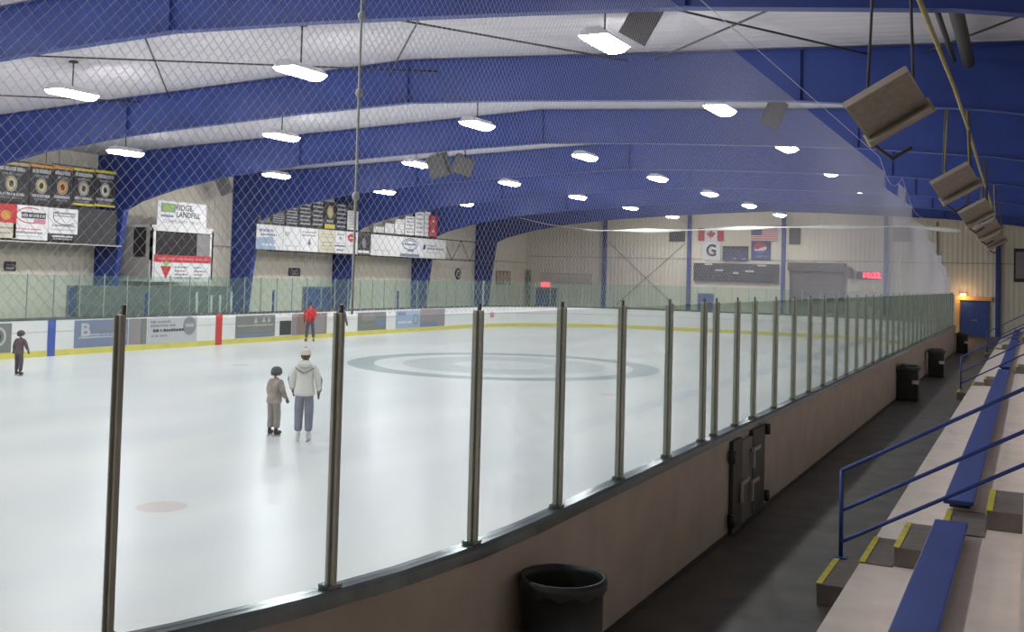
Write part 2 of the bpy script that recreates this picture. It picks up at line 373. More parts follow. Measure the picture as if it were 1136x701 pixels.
# far side and end glass
def flat_pane(p0, p1, z1, label, group, th=.012, mt=GLASSF):
    p0 = Vector(p0); p1 = Vector(p1); d = (p1 - p0); L = d.length; d.normalize(); nrm = Vector((-d.y, d.x))
    mb = MB(); T = Matrix.Translation(((p0.x + p1.x) / 2, (p0.y + p1.y) / 2, ZG0)) @ Matrix.Rotation(math.atan2(d.y, d.x), 4, 'Z')
    mb.box((0, 0, (z1 - ZG0) / 2), (L - .03, th, z1 - ZG0), mt); o = mb.build('glass_panel'); o.matrix_world = T
    tag(o, label, 'glass panel', group)
def far_pt(s):   # runs along the far side (from Y small), around the far corner, along the end and the right corner
    a0 = RY1 - RR - 8.0; L1 = a0
    x0 = RX0 - .07
    if s <= 45.3: return Vector((x0, 8.0 + s))
    s -= 45.3; R_ = RR + .07; al = R_ * math.pi / 2
    if s <= al:
        a = math.pi - s / R_; return Vector((RX0 + RR + R_ * math.cos(a), RY1 - RR + R_ * math.sin(a)))
    s -= al; L2 = (RX1 - RR) - (RX0 + RR)
    if s <= L2: return Vector((RX0 + RR + s, RY1 + .07))
    s -= L2; a = math.pi / 2 - s / R_; return Vector((RX1 - RR + R_ * math.cos(a), RY1 - RR + R_ * math.sin(a)))
TOT = 45.3 + (RR + .07) * math.pi + 8.9
N_ = 68; pts = [far_pt(10 + (TOT - 10) * i / N_) for i in range(N_ + 1)]
WHITEP = mat('white_post_paint', (.8, .8, .78), .4)
GLP = mat('thin_shield_post', (.30, .36, .33), .4, .3)
for i, q in enumerate(pts):
    side = 'far' if q.y < 53.5 and q.x < -20 else 'end'
    # leave the near straight to the near-side row
    mb = MB(); mb.box((q.x, q.y, (ZG0 + 2.74) / 2), (.04, .04, 2.74 - ZG0), GLP, .006); o = put(mb, 'shield_post', (q.x, q.y, ZG0))
    if side == 'far': tag(o, 'thin grey post between the tall glass panes on the far boards', 'post', 'far side shield posts')
    else: tag(o, 'thin grey post between the panes of the end glass', 'post', 'end shield posts')
    if i < N_:
        if side == 'far': flat_pane(pts[i], pts[i + 1], 2.71, 'greenish shield glass above the far boards, below the hanging signs', 'far side glass panels')
        else: flat_pane(pts[i], pts[i + 1], 2.74, 'greenish shield glass above the boards at the far end of the rink', 'end glass panels')
# white and blue posts of the penalty boxes and benches
def bench_post(Y, z1, mt, lab, wd=.07):
    mb = MB(); mb.box((RX0 - .16, Y, z1 / 2), (.07, wd, z1), mt, .01); tag(put(mb, 'gate_post', (RX0 - .16, Y, 0.05)), lab, 'post')
for Y, z1, lab in ((31.04, 2.12, 'white post behind the far boards, left of the red centre mark'), (31.85, 2.0, 'thin white post just left of the red centre mark'),
                   (32.35, 2.0, 'thin white post just right of the red centre mark'), (33.01, 2.12, 'white post behind the far boards under the dark blue column')):
    bench_post(Y, z1, WHITEP, lab, .07)
bench_post(28.47, 2.1, BLUE, 'short blue post behind the far boards under the booth', .16)
bench_post(35.66, 2.2, BLUE, 'short blue post on the far boards left of the skater in red', .09)
bench_post(45.56, 2.15, BLUE, 'short blue post on the far boards above the pale blue advert', .11)
mb = MB(); mb.box((RX0 - .3, 55.2, 1.4), (.07, .07, 2.7), WHITEP, .01); tag(put(mb, 'gate_post', (RX0 - .3, 55.2, .05)), 'tall white post beside the last blue column on the far side', 'post')

# ------------------------------------------------------------------ signs and adverts: everything is in local u (right), v (up), w (out)
def face_T(face, a, z, off):
    if face == 'L': # on a plane x = off, facing +X, u -> +Y
        return Matrix(((0, -1, 0, off), (1, 0, 0, a), (0, 0, 1, z), (0, 0, 0, 1)))
    return Matrix(((1, 0, 0, a), (0, 1, 0, off), (0, 0, 1, z), (0, 0, 0, 1)))
FONT = {}
def text_poly(mb, body, size, u, v, w, mt, wid=None, align='CENTER', bold=0.0):
    cu = bpy.data.curves.new('t', 'FONT'); cu.body = body; cu.size = size; cu.align_x = align; cu.align_y = 'CENTER'; cu.resolution_u = 3; cu.offset = bold
    ob = bpy.data.objects.new('t', cu); COL.objects.link(ob); dg = bpy.context.evaluated_depsgraph_get(); dg.update()
    me = bpy.data.meshes.new_from_object(ob.evaluated_get(dg)); xs = [q.co.x for q in me.vertices]; sc = 1
    if wid and xs: sc = wid / (max(xs) - min(xs)); 
    mb.add([(u + q.co.x * sc, -w, v + q.co.y) for q in me.vertices], [tuple(f.vertices) for f in me.polygons], mt)
    bpy.data.objects.remove(ob); bpy.data.meshes.remove(me); bpy.data.curves.remove(cu)
def ellpts(u, v, a, b, n=24, a0=0, a1=2 * math.pi): return [(u + a * math.cos(a0 + (a1 - a0) * k / n), v + b * math.sin(a0 + (a1 - a0) * k / n)) for k in range(n)]
def rectp(u0, v0, u1, v1): return [(u0, v0), (u1, v0), (u1, v1), (u0, v1)]
class Sign:
    def __init__(s, w_, h, th, base, corners=None):
        s.mb = MB(); s.w = w_; s.h = h; s.th = th; s.z = th
        s.mb.poly(corners or rectp(-w_ / 2, -h / 2, w_ / 2, h / 2), 0, th, base)
    def rect(s, u0, v0, u1, v1, k, lift=.004): s.mb.poly(rectp(u0 * s.w / 2, v0 * s.h / 2, u1 * s.w / 2, v1 * s.h / 2), s.th, s.th + lift, INK[k]); return s
    def poly(s, pts, k, lift=.004): s.mb.poly([(u * s.w / 2, v * s.h / 2) for u, v in pts], s.th, s.th + lift, INK[k]); return s
    def ell(s, u, v, a, b, k, lift=.006): s.mb.poly(ellpts(u * s.w / 2, v * s.h / 2, a, b), s.th, s.th + lift, INK[k]); return s
    def ring(s, u, v, a, b, t, k, a0=0, a1=2 * math.pi, lift=.006, n=28):
        u *= s.w / 2; v *= s.h / 2
        for i in range(n):
            x0 = a0 + (a1 - a0) * i / n; x1 = a0 + (a1 - a0) * (i + 1) / n
            s.mb.poly([(u + a * math.cos(x0), v + b * math.sin(x0)), (u + a * math.cos(x1), v + b * math.sin(x1)), (u + (a - t) * math.cos(x1), v + (b - t) * math.sin(x1)), (u + (a - t) * math.cos(x0), v + (b - t) * math.sin(x0))], s.th, s.th + lift, INK[k])
        return s
    def lines(s, u0, u1, v, hh, k, seed=0, lift=.005):   # a row of small letter-sized strokes, as far as the writing can be made out
        r = random.Random(seed + int(v * 100)); u = u0
        while u < u1 - .02:
            wd = min(r.uniform(.05, .11), u1 - u); s.rect(u, v - hh, u + wd, v + hh * r.uniform(.6, 1), k, lift); u += wd + (.025 if r.random() < .8 else .07)
        return s
    def text(s, t, size, u, v, k, wid=None, bold=0.0): text_poly(s.mb, t, size, u * s.w / 2, v * s.h / 2, s.th + .009, INK[k], wid, 'CENTER', bold); return s
    def place(s, name, face, a, z, off, label, cat, group=None):
        o = s.mb.build(name); o.matrix_world = face_T(face, a, z, off); tag(o, label, cat, group); return o
def leaf_pts(sc):
    h = [(0, 1), (.18, .66), (.36, .74), (.29, .28), (.52, .50), (.58, .36), (.92, .42), (.80, .10), (.92, .02), (.42, -.34), (.48, -.55), (.06, -.48), (.07, -.95)]
    return [(x * sc, y * sc) for x, y in h] + [(-x * sc, y * sc) for x, y in h[::-1] if x > 0]

# --- bay A (Y 22..31), plane X=-33.6
XS = -33.62
bx = [(25.0, 26.42), (26.5, 27.5), (27.52, 28.4), (28.45, 29.47), (29.5, 30.56)]
cols = ['gold', 'o', 'o', 'y', 'y']; crest = ['gold', 'gold', 'o', 'tl', 'cr']
for i, (a, b) in enumerate(bx):
    zt = 6.78 + .03 * i; zb = 5.32 + .03 * i; s = Sign(b - a, zt - zb, .03, INK['dg'])
    s.rect(-1, .86, 1, 1, cols[i]); s.lines(-.8, .8, .68, .11, 'lg', i); s.lines(-.55, .6, .42, .07, 'gy', i + 9)
    s.ell(0, -.08, .20, .24, crest[i]); s.ring(0, -.08, .25, .29, .025, 'lg'); s.ell(0, -.08, .09, .12, 'dg', .010)
    s.lines(-.8, .8, -.60, .08, 'lg', i + 20); s.lines(-.6, .6, -.78, .05, 'gy', i + 30)
    if i > 2: s.rect(-1, -1, 1, -.88, 'y')
    s.place('team_banner', 'L', (a + b) / 2, (zt + zb) / 2, XS + .05, 'black hanging team banner with %s top stripe and round crest, %s from left' % ({'gold': 'gold', 'o': 'orange', 'y': 'yellow'}[cols[i]], ORD[i]), 'banner', 'black team banners over the left bay')
s = Sign(1.0, 1.25, .04, INK['cr']); s.rect(-1, -.1, 1, 1, 'r').ell(.1, .35, .22, .18, 'o').lines(-.8, .8, -.4, .06, 'gy').lines(-.8, .5, -.7, .05, 'gy')
s.place('advert_board', 'L', 25.48, 4.61, XS + .06, 'red and cream advert board at the left picture edge', 'sign')
s = Sign(1.5, 1.28, .04, INK['w']); s.ring(-.05, .42, .62, .30, .035, 'r', .3 * math.pi, 1.6 * math.pi); s.rect(-.55, .25, .85, .60, 'dg').lines(-.5, .8, .43, .10, 'lg', 5, .008)
s.rect(.15, -.05, .85, .22, 'pk').lines(-.85, .6, -.38, .05, 'pk', 2).lines(-.9, .7, -.58, .06, 'gy', 3).lines(-.85, .5, -.80, .04, 'lg', 4)
s.place('advert_board', 'L', 26.60, 4.60, XS + .06, 'white advert board with dark name bar, red arc and pink block', 'sign')
s = Sign(1.36, .98, .04, INK['w']); s.ring(.15, .30, .58, .30, .03, 'dg', .7 * math.pi, 1.75 * math.pi); s.rect(-.7, .35, .8, .68, 'gy').lines(-.65, .75, .5, .09, 'w', 8, .008)
s.lines(-.75, .8, -.35, .08, 'gy', 6).lines(-.8, .8, -.68, .07, 'lg', 7)
s.place('advert_board', 'L', 28.05, 4.74, XS + .06, 'white advert board with grey swoosh, right of the pink one', 'sign')
s = Sign(1.36, .26, .04, INK['dg']); s.lines(-.7, .7, .3, .28, 'w', 11).lines(-.6, .6, -.45, .22, 'lg', 12)
s.place('advert_board', 'L', 28.05, 4.11, XS + .06, 'small black strip advert under the grey swoosh board', 'sign')
mb = MB(); mb.box((XS - .03, 26.6, 4.62), (.06, 8.3, 1.42), INK['dg']); tag(put(mb, 'backing_panel', (XS - .03, 26.6, 3.9)), 'dark backing panel behind the left bay advert boards', 'panel')
mb = MB(); mb.box((XS + .03, 26.9, 3.88), (.12, 8.2, .05), mat('ledge_trim', (.5, .45, .42), .5)); tag(put(mb, 'ledge_trim', (XS + .03, 26.9, 3.86)), 'pale metal ledge under the left bay advert boards', 'ledge')
s = Sign(.5, .36, .03, INK['dg']); s.lines(-.7, .7, .3, .25, 'gy', 3).lines(-.7, .7, -.4, .25, 'lg', 4); s.place('wall_plaque', 'L', 26.9, 2.95, XL + .02, 'small dark plaque on the cream wall at the left edge', 'sign')

for (a_, b_, z_) in ((24.9, 27.5, 6.83), (27.5, 30.65, 6.92)):
    mb = MB(); mb.box((XS + .04, (a_ + b_) / 2, z_), (.05, b_ - a_, .05), DARK)
    for y_ in (a_ + .3, b_ - .3): mb.tube([(XS + .04, y_, z_), (XS + .04, y_, roof_z(XS) - .02)], .012, DARK, 5)
    tag(put(mb, 'banner_rail', (XS + .04, (a_ + b_) / 2, z_)), 'dark rail holding the %s black banners over the left bay' % ('first two' if a_ < 27 else 'last three'), 'rail')
# --- booth
bt = tag(empty('press_booth', (-34, 33.9, 2.42)), 'white overhead booth on the left wall with an open window', 'booth'); B0 = Vector((-34, 33.9, 2.42))
def bpart(mb, n_, lab=None):
    rebase(mb, B0); o = mb.build(n_); o.parent = bt
    if lab: o['label'] = lab
    return o
y0, y1, z0, z1, xf = 32.07, 35.75, 2.44, 4.84, -33.0
mb = MB()
mb.box((-33.99, 33.9, z1 - .05), (2.0, y1 - y0, .1), WHITE); mb.box((-33.99, 33.9, z0 + .05), (2.0, y1 - y0, .1), WHITE)
mb.box((-33.99, y0 + .05, 3.64), (1.98, .1, 2.2), mat('booth_side_panel', (.50, .47, .42), .6)); mb.box((-33.99, y1 - .05, 3.64), (1.98, .1, 2.2), MATS['booth_side_panel'])
mb.box((-34.93, 33.9, 3.64), (.1, y1 - y0 - .2, 2.2), DARK)
bpart(mb, 'shell')
mb = MB(); mb.box((xf - .05, 33.9, 2.90), (.1, y1 - y0, .90), WHITE); mb.box((xf - .05, 33.9, 4.72), (.1, y1 - y0, .24), WHITE)
for yy, ww in ((y0 + .12, .24), (y1 - .10, .20)): mb.box((xf - .05, yy, 3.98), (.1, ww, 1.3), WHITE)
bpart(mb, 'front_frame')
mb = MB(); mb.box((xf - .09, 33.55, 4.02), (.02, 2.5, 1.18), WIN); bpart(mb, 'window_pane', 'dark open window')
mb = MB(); mb.box((xf - .09, 35.15, 4.02), (.02, .8, 1.18), mat('grey_sliding_pane', (.28, .27, .26), .3)); bpart(mb, 'sliding_pane', 'pale grey sliding half')
mb = MB(); mb.box((-33.65, y0 - .01, 4.1), (.7, .03, 1.25), DARK); bpart(mb, 'side_window')
s = Sign(3.36, .30, .03, INK['r']); s.lines(-.9, .9, 0, .32, 'pk', 4)
o = s.mb.build('red_fascia_strip'); o.matrix_world = face_T('L', 33.92, 3.44, xf); tag(o, 'red lettered strip below the booth window', 'sign')
s = Sign(3.30, .82, .03, INK['w'])
s.poly([(-.80, .62), (-.42, .62), (-.61, -.72)], 'r'); s.mb.poly([(-.61 * 1.65 + x * .19, .36 * 1 + y * .15 + .0) for x, y in leaf_pts(1)], .032, .042, INK['g'])
for k, v in enumerate((.55, .15, -.22, -.6)): s.lines(-.30, (.15, .1, .15, .3)[k], v, .09, 'gy', k).lines(.40, (.65, .85, .7, .62)[k], v, .09, 'gy', k + 5)
o = s.mb.build('booth_sign'); o.matrix_world = face_T('L', 33.92, 2.86, xf); tag(o, 'white sign with red triangle emblem and leaf on the booth front', 'sign')
s = Sign(2.9, 1.05, .04, INK['w']); s.rect(-.86, .1, -.30, .82, 'gy').rect(-.80, .18, -.36, .74, 'g', .008).rect(-.86, -.30, -.36, -.06, 'bg').rect(-.86, -.14, -.36, -.08, 'w', .008)
s.text('RIDGE', .34, .05, .52, 'dg', .98, .004); s.text('LANDFILL', .34, .24, -.05, 'dg', 1.42, .004); s.text('COMMUNITY TRUST', .20, 0.0, -.66, 'gy', 2.25)
s.place('landfill_sign', 'L', 33.77, 5.368, -33.02, 'white RIDGE LANDFILL sign standing on top of the booth', 'sign')
# low panel behind the penalty boxes, shade under the booth put into its colour
mb = MB(); mb.box((-31.9, 31.6, 1.15), (.12, 8.4, 2.3), BOOTH); tag(put(mb, 'shaded_back_panel', (-31.9, 31.6, .05)), 'low panel behind the penalty boxes, shade under the booth put into its grey green', 'partition')

# --- bay B
XB = -33.34
def adv(a, b, z0, z1, base, lab, fn, nm='advert_board', off=XB + .05, grp=None, th=.04, cat='sign'):
    s = Sign(b - a, z1 - z0, th, INK[base]); fn(s); return s.place(nm, 'L', (a + b) / 2, (z0 + z1) / 2, off, lab, cat, grp)
adv(38.95, 40.9, 4.06, 5.27, 'w', 'white and blue washed advert board at the left end of the middle row', lambda s: s.poly([(-1, -1), (.5, -1), (.2, .05), (-1, -.1)], 'lb').lines(-.8, .2, .55, .12, 'bg', 1).lines(-.7, .5, .2, .08, 'bg', 2).lines(-.6, .4, -.6, .1, 'w', 4, .01))
adv(40.93, 42.25, 4.06, 5.27, 'w', 'plain white advert board with faint script beside the blue washed one', lambda s: s.lines(-.8, -.3, .4, .2, 'lg', 3).lines(-.8, .8, -.6, .04, 'lg', 6))
adv(42.28, 43.75, 4.06, 5.27, 'w', 'white advert board with a small dark tree emblem', lambda s: s.lines(-.8, .8, .65, .06, 'gy', 1).lines(-.8, .7, .38, .06, 'gy', 2).poly([(-.25, -.45), (0, .15), (.25, -.45), (.05, -.35), (.05, -.6), (-.05, -.6), (-.05, -.35)], 'ol'))
adv(43.78, 45.2, 4.06, 5.27, 'cr', 'cream advert board with four lines of small writing', lambda s: [s.lines(-.7, .8, v, .05, 'tl', int(v * 10) + 20) for v in (.6, .35, -.1, -.4, -.7)])
adv(45.0 + .23, 46.15, 4.48, 5.27, 'w', 'white advert board above the narrow strip board', lambda s: s.lines(-.7, .7, .5, .09, 'gy', 1).lines(-.2, .2, 0, .15, 'gy', 2).lines(-.8, .8, -.7, .06, 'lb', 3))
adv(45.23, 46.15, 4.06, 4.43, 'w', 'narrow white strip advert with grey writing', lambda s: s.lines(-.7, .7, 0, .3, 'gy', 4))
adv(46.18, 47.3, 4.06, 5.27, 'w', 'white advert board with a red oval emblem', lambda s: (s.ell(0, .45, .40, .22, 'r'), s.lines(-.4, .4, .45, .08, 'w', 3, .01), s.lines(-.7, .6, -.3, .05, 'lg', 2)))
adv(47.35, 48.45, 4.08, 5.15, 'dg', 'small black square advert between the two long sign rows', lambda s: (s.ell(0, .15, .20, .28, 'gy'), s.rect(-1, -.9, 1, -.6, 'w')))
mb = MB(); mb.box((XB - .0, 43.2, 5.30), (.08, 8.5, .05), DARK); tag(put(mb, 'banner_rail', (XB, 43.2, 5.28)), 'dark rail between the middle adverts and the black banners', 'rail')
zt = [5.47, 5.62, 5.95, 6.2, 6.48, 6.72, 6.8, 6.95]
by = [38.95, 40.0, 41.05, 42.1, 43.15, 44.2, 45.25, 46.25]
for i in range(7):
    a, b = by[i] + .02, by[i + 1] - .02; top = min(6.75, zt[i + 1] + .06); s = Sign(b - a, top - 5.33, .03, INK['dg'])
    if i == 5:
        s.ell(0, .25, .2, .28, 'gold').ring(0, .25, .26, .34, .03, 'cr').lines(-.6, .6, -.42, .1, 'lg', 3).rect(-.9, -.98, .9, -.66, 'y')
    else:
        for k in range(6): s.lines(-.8, .8, .85 - k * .32, .07, 'lg', i * 7 + k)
    s.place('team_banner', 'L', (a + b) / 2, (top + 5.33) / 2, XB + .05, 'black lettered banner above the middle adverts, %s from left' % ORD[i] if i != 5 else 'black banner with pale gold oval crest and yellow foot', 'banner', 'black banners over the middle bay')
s = Sign(1.0, 1.05, .03, INK['w']); [s.lines(-.7, .7, .8 - k * .3, .07, 'lg', k) for k in range(6)]
s.place('team_banner', 'L', 46.8, 5.9, XB + .05, 'white lettered banner at the right end of the black banners', 'banner')
s = Sign(1.0, .45, .03, INK['dg']); s.lines(-.6, .6, 0, .2, 'gy'); s.place('team_banner', 'L', 46.8, 6.67, XB + .05, 'short black banner above the white lettered banner', 'banner')
s = Sign(.95, .42, .03, INK['dg']); s.lines(-.8, .8, .3, .25, 'gy', 3).lines(-.8, .8, -.4, .25, 'gy', 4); s.place('wall_plaque', 'L', 44.05, 3.0, XL + .02, 'small dark square plaque on the wall beyond the red skater', 'sign')
# --- bay C
adv(48.6, 51.2, 4.05, 5.24, 'w', 'blank off-white advert board at the left of the right row', lambda s: s.lines(-.8, .5, -.5, .03, 'lg', 1))
adv(51.2, 53.9, 4.05, 5.24, 'w', 'white advert board with grey oval emblem and blue foot strip', lambda s: (s.ring(.1, .30, .85, .36, .07, 'bg'), s.ring(.1, .45, .6, .16, .06, 'bg'), s.lines(-.5, .6, .3, .10, 'bg', 4), s.rect(-.1, -.45, .4, -.25, 'gy'), s.rect(-.7, -.95, .9, -.66, 'bg')))
adv(53.9, 56.95, 4.05, 5.24, 'w', 'white advert board with a small dark flag emblem, right end of row', lambda s: (s.poly([(-.82, -.15), (-.65, -.1), (-.6, .4), (-.78, .35)], 'nb'), s.lines(-.5, .2, .3, .08, 'gy', 3), s.lines(-.5, .8, .0, .1, 'bg', 4), s.lines(-.6, .6, -.4, .04, 'lg', 5)))
mb = MB(); mb.box((XB, 52.0, 5.32), (.08, 7.5, .05), DARK); tag(put(mb, 'banner_rail', (XB, 52.0, 5.3)), 'dark rail between the right adverts and the white banners', 'rail')
by = [48.75, 49.9, 50.95, 52.05, 53.15, 54.25, 55.0]
tz = [5.7, 5.95, 6.25, 6.5, 6.85, 6.9]
for i in range(6):
    a, b = by[i] + .06, by[i + 1] - .04; s = Sign(b - a, tz[i] - 5.38, .03, INK['w'])
    for k in range(5): s.lines(-.7, .7, .75 - k * .36, .06, 'gy' if i in (3, 4) else 'lg', i * 5 + k)
    s.place('team_banner', 'L', (a + b) / 2, (tz[i] + 5.38) / 2, XB + .05, 'white lettered banner above the right adverts, %s from left' % ORD[i], 'banner', 'white banners over the right bay')
s = Sign(.95, 1.3, .035, INK['r']); s.ring(0, .45, .28, .28, .06, 'pk').ell(0, .45, .1, .1, 'w').ring(0, -.5, .28, .28, .06, 'pk').ell(0, -.5, .1, .1, 'w')
s.place('team_banner', 'L', 55.2, 6.05, XB + .12, 'red banner with two pale round emblems', 'banner')

# truss along the left wall
def truss(Y0, Y1, lab):
    mb = MB(); L = Y1 - Y0
    for z in (4.02, 5.3): mb.box((XB - .12, (Y0 + Y1) / 2, z), (.06, L, .06), DARK)
    n = int(L / 1.0)
    for i in range(n):
        a = Y0 + L * i / n; b = Y0 + L * (i + 1) / n; mb.tube([(XB - .12, a, 4.02 if i % 2 else 5.3), (XB - .12, b, 5.3 if i % 2 else 4.02)], .02, DARK, 6)
    tag(put(mb, 'steel_truss', (XB - .12, (Y0 + Y1) / 2, 4.0)), lab, 'truss')
truss(56.95, 63.9, 'open dark steel truss to the right of the sign rows'); truss(40.0, 56.9, 'dark steel truss behind the middle and right sign rows')

# things on the left wall
s = MB(); s.poly(ellpts(0, 0, .38, .38), 0, .05, INK['dg']); s.poly(ellpts(0, 0, .27, .27), .05, .06, INK['lg']); s.poly([(-.1, -.18), (.1, -.18), (.18, .12), (-.18, .12)], .06, .07, INK['dg'])
o = s.build('round_sign'); o.matrix_world = face_T('L', 61.6, 3.15, XL + .02); tag(o, 'round black sign on the cream wall under the truss', 'sign')
s = Sign(2.3, 1.0, .04, INK['br']); [s.rect(-.9 + k * .48, -.8, -.55 + k * .48, .8, 'tl') for k in range(4)]; s.place('notice_board', 'L', 68.4, 2.95, XL + .02, 'brown framed notice board near the far left corner', 'sign')
def door(name, face, a, w_, h, off, mt, lab, double=False):
    mb = MB(); mb.poly(rectp(-w_ / 2 - .08, 0, w_ / 2 + .08, h + .08), 0, .05, mat('door_frame_grey', (.20, .22, .24), .5)); o = mb.build(name); o.matrix_world = face_T(face, a, .05, off)
    struct(o); o['label'] = lab
    for k in ([-1, 1] if double else [0]):
        ww = w_ / 2 - .02 if double else w_; c = k * w_ / 4; mb = MB(); mb.poly(rectp(c - ww / 2, .02, c + ww / 2, h), .052, .09, mt)
        q = mb.build('door_leaf'); q.parent = o
        mb = MB(); mb.box((c + (ww * .4 if k <= 0 else -ww * .4), -.12, 1.0), (.12, .05, .04), ALU, .005); mb.box((c + (ww * .4 if k <= 0 else -ww * .4), -.1, 1.0), (.04, .06, .12), ALU); r = mb.build('door_handle'); r.parent = o
    return o
door('door_1', 'L', 30.15, .95, 2.1, XL + .01, BLUED, 'blue door at the left'); door('door_2', 'L', 46.05, 2.3, 2.1, XL + .01, BLUED, 'blue double door', True)
door('door_3', 'E', -33.3, 1.7, 2.15, YF - .01, BLUED, 'blue door below the exit sign', True); door('door_4', 'E', -20.75, 1.1, 2.1, YF - .01, BLUED, 'blue door below the scoreboard')
# wall columns on end wall
for k, X in enumerate((-28.5, -22.0, -15.3, -8.6, -1.9)):
    mb = MB(); mb.box((X, YF - .14, 4.0), (.26, .24, 7.9), BLUE, .01); tag(put(mb, 'wall_column', (X, YF - .14, .05)), 'narrow blue steel column on the end wall, %s from left' % ORD[k], 'column', 'blue columns on the end wall')
mb = MB()
for a, b in (((-28.2, .6), (-22.3, 5.8)), ((-22.3, .6), (-28.2, 5.8))): mb.tube([(a[0], YF - .05, a[1]), (b[0], YF - .05, b[1])], .02, DARK, 5)
tag(put(mb, 'cross_brace', (-25.2, YF - .05, .6)), 'thin crossed bracing rods on the end wall left of the scoreboard', 'brace')
mb = MB(); mb.tube([(-5.5, YF - .08, 7.3), (-5.45, YF - .08, 5.2), (-5.3, YF - .08, 4.4), (-4.9, YF - .08, 3.2), (-4.9, YF - .08, 2.5)], .05, mat('tan_conduit', (.33, .29, .2), .6), 8)
tag(put(mb, 'conduit', (-5.2, YF - .08, 2.5)), 'tan conduit running down the end wall to the orange door frame', 'pipe')
mb = MB(); mb.tube([(-34.7, YF - .22, .05), (-34.7, YF - .22, 3.6)], .16, mat('olive_pipe', (.18, .19, .13), .5), 12); tag(put(mb, 'drain_pipe', (-34.75, YF - .1, .05)), 'dark olive standpipe in the far left corner', 'pipe')
# scoreboard
sb = tag(empty('scoreboard', (-18.6, YF - .2, 3.1)), 'wide dark scoreboard on the end wall below the flags', 'scoreboard')
s = Sign(6.05, 1.28, .2, INK['dg']); o = s.mb.build('cabinet'); o.matrix_world = Matrix.Translation((0, .18, .64)); o.parent = sb
for u, v, ww in ((-1.95, .56, .55), (1.85, .53, .6), (-1.15, .15, .55), (0.02, -.02, .4), (1.0, .12, .6)):
    mb = MB(); s2 = Sign(ww, .12, .01, INK['w']); s2.lines(-.9, .9, 0, .6, 'lg', int(u * 10)); o = s2.mb.build('name_plate'); o.matrix_world = Matrix.Translation((u, -.03, .64 + v)); o.parent = sb
for u in (-2.5, -2.2, 2.2, 2.5, -1.3, 1.3, 0):
    s2 = Sign(.22, .32, .008, INK['k']); o = s2.mb.build('digit_window'); o.matrix_world = Matrix.Translation((u, -.025, .36)); o.parent = sb
mb = MB(); mb.box((-18.65, YF - .12, 5.1), (1.8, .2, 1.0), INK['dg'], .01); o = tag(put(mb, 'message_board', (-18.65, YF - .12, 4.6)), 'dark message panel standing on the scoreboard between two banners', 'sign')
s2 = Sign(1.7, .5, .01, INK['nb']); s2.rect(-.1, -.8, .1, -.5, 'lg').rect(.6, -.8, .9, -.5, 'lg'); c = s2.mb.build('blue_panel'); c.matrix_world = Matrix.Translation((0, -.11, .28)); c.parent = o
# flags
fl = Sign(1.86, .92, .02, INK['w']); fl.rect(-1, -1, -.5, 1, 'r').rect(.5, -1, 1, 1, 'r'); fl.mb.poly([(x, y) for x, y in leaf_pts(.34)], .022, .03, INK['r'])
fl.place('national_flag', 'E', -20.45, 6.42, YF - .03, 'Canadian flag with red maple leaf on the end wall', 'flag')
fl = Sign(1.86, .92, .02, INK['w']); [fl.rect(-1, 1 - 2 * (2 * k + 1) / 13, 1, 1 - 2 * (2 * k) / 13, 'r') for k in range(7)]; fl.rect(-1, -.08, -.2, 1, 'nb', .008)
for a in range(5):
    for b in range(4): fl.mb.poly(ellpts(-.85 + a * .15, .07 + b * .11, .02, .02, 5), .03, .034, INK['w'])
fl.place('national_flag', 'E', -16.65, 6.42, YF - .03, 'American flag with stripes and stars on the end wall', 'flag')
s = Sign(1.3, 1.32, .03, INK['w']); s.text('G', 1.15, 0, 0, 'dg', .72, .03).text('G', .95, .02, .02, 'w', .52, -.01); s.mb.poly(rectp(.0, .05, .2, .12), .04, .05, INK['dg'])
s.place('team_banner', 'E', -20.4, 5.25, YF - .03, 'white square banner with a grey outlined letter G', 'banner')
s = Sign(1.36, 1.32, .03, INK['nb'])
ce = (-.05, .22); R_ = .38
s.mb.poly(ellpts(ce[0], ce[1], R_ * 1.15, R_, 28), .03, .036, INK['w'])
s.mb.poly([(ce[0] + R_ * 1.13 * math.cos(a), ce[1] + R_ * .97 * math.sin(a)) for a in [math.pi * (.08 + .98 * k / 14) for k in range(15)]] + [(-.2, .12), (.05, .25)], .037, .041, INK['r'])
s.mb.poly([(ce[0] + R_ * 1.13 * math.cos(a), ce[1] + R_ * .97 * math.sin(a)) for a in [math.pi * (1.18 + .72 * k / 14) for k in range(15)]] + [(.1, .02)], .037, .041, INK['b'])
s.text('PEPSI', .26, .05, -.62, 'lb', .8)
s.place('cola_banner', 'E', -16.87, 5.29, YF - .03, 'square navy banner with red white and blue globe', 'banner')
for k, (a, b, z0, z1, lab) in enumerate(((-23.53, -22.36, 5.9, 6.74, 'dark square louvre on the end wall left of the Canadian flag'), (-14.94, -14.19, 5.78, 6.9, 'dark square louvre on the end wall right of the American flag'), (-8.19, -7.12, 6.03, 6.97, 'tan square louvre high on the end wall at right'))):
    mb = MB(); mt = GREYB if k < 2 else mat('tan_louvre', (.30, .26, .2), .7); mb.box(((a + b) / 2, YF - .06, (z0 + z1) / 2), (b - a, .1, z1 - z0), mt, .01)
    o = put(mb, 'wall_louvre', ((a + b) / 2, YF - .06, z0)); tag(o, lab, 'vent')
    mb = MB()
    for j in range(5): mb.box((0, -.06, .1 + (z1 - z0 - .2) * j / 4), (b - a - .1, .03, .03), DARK)
    c = mb.build('slats'); c.parent = o
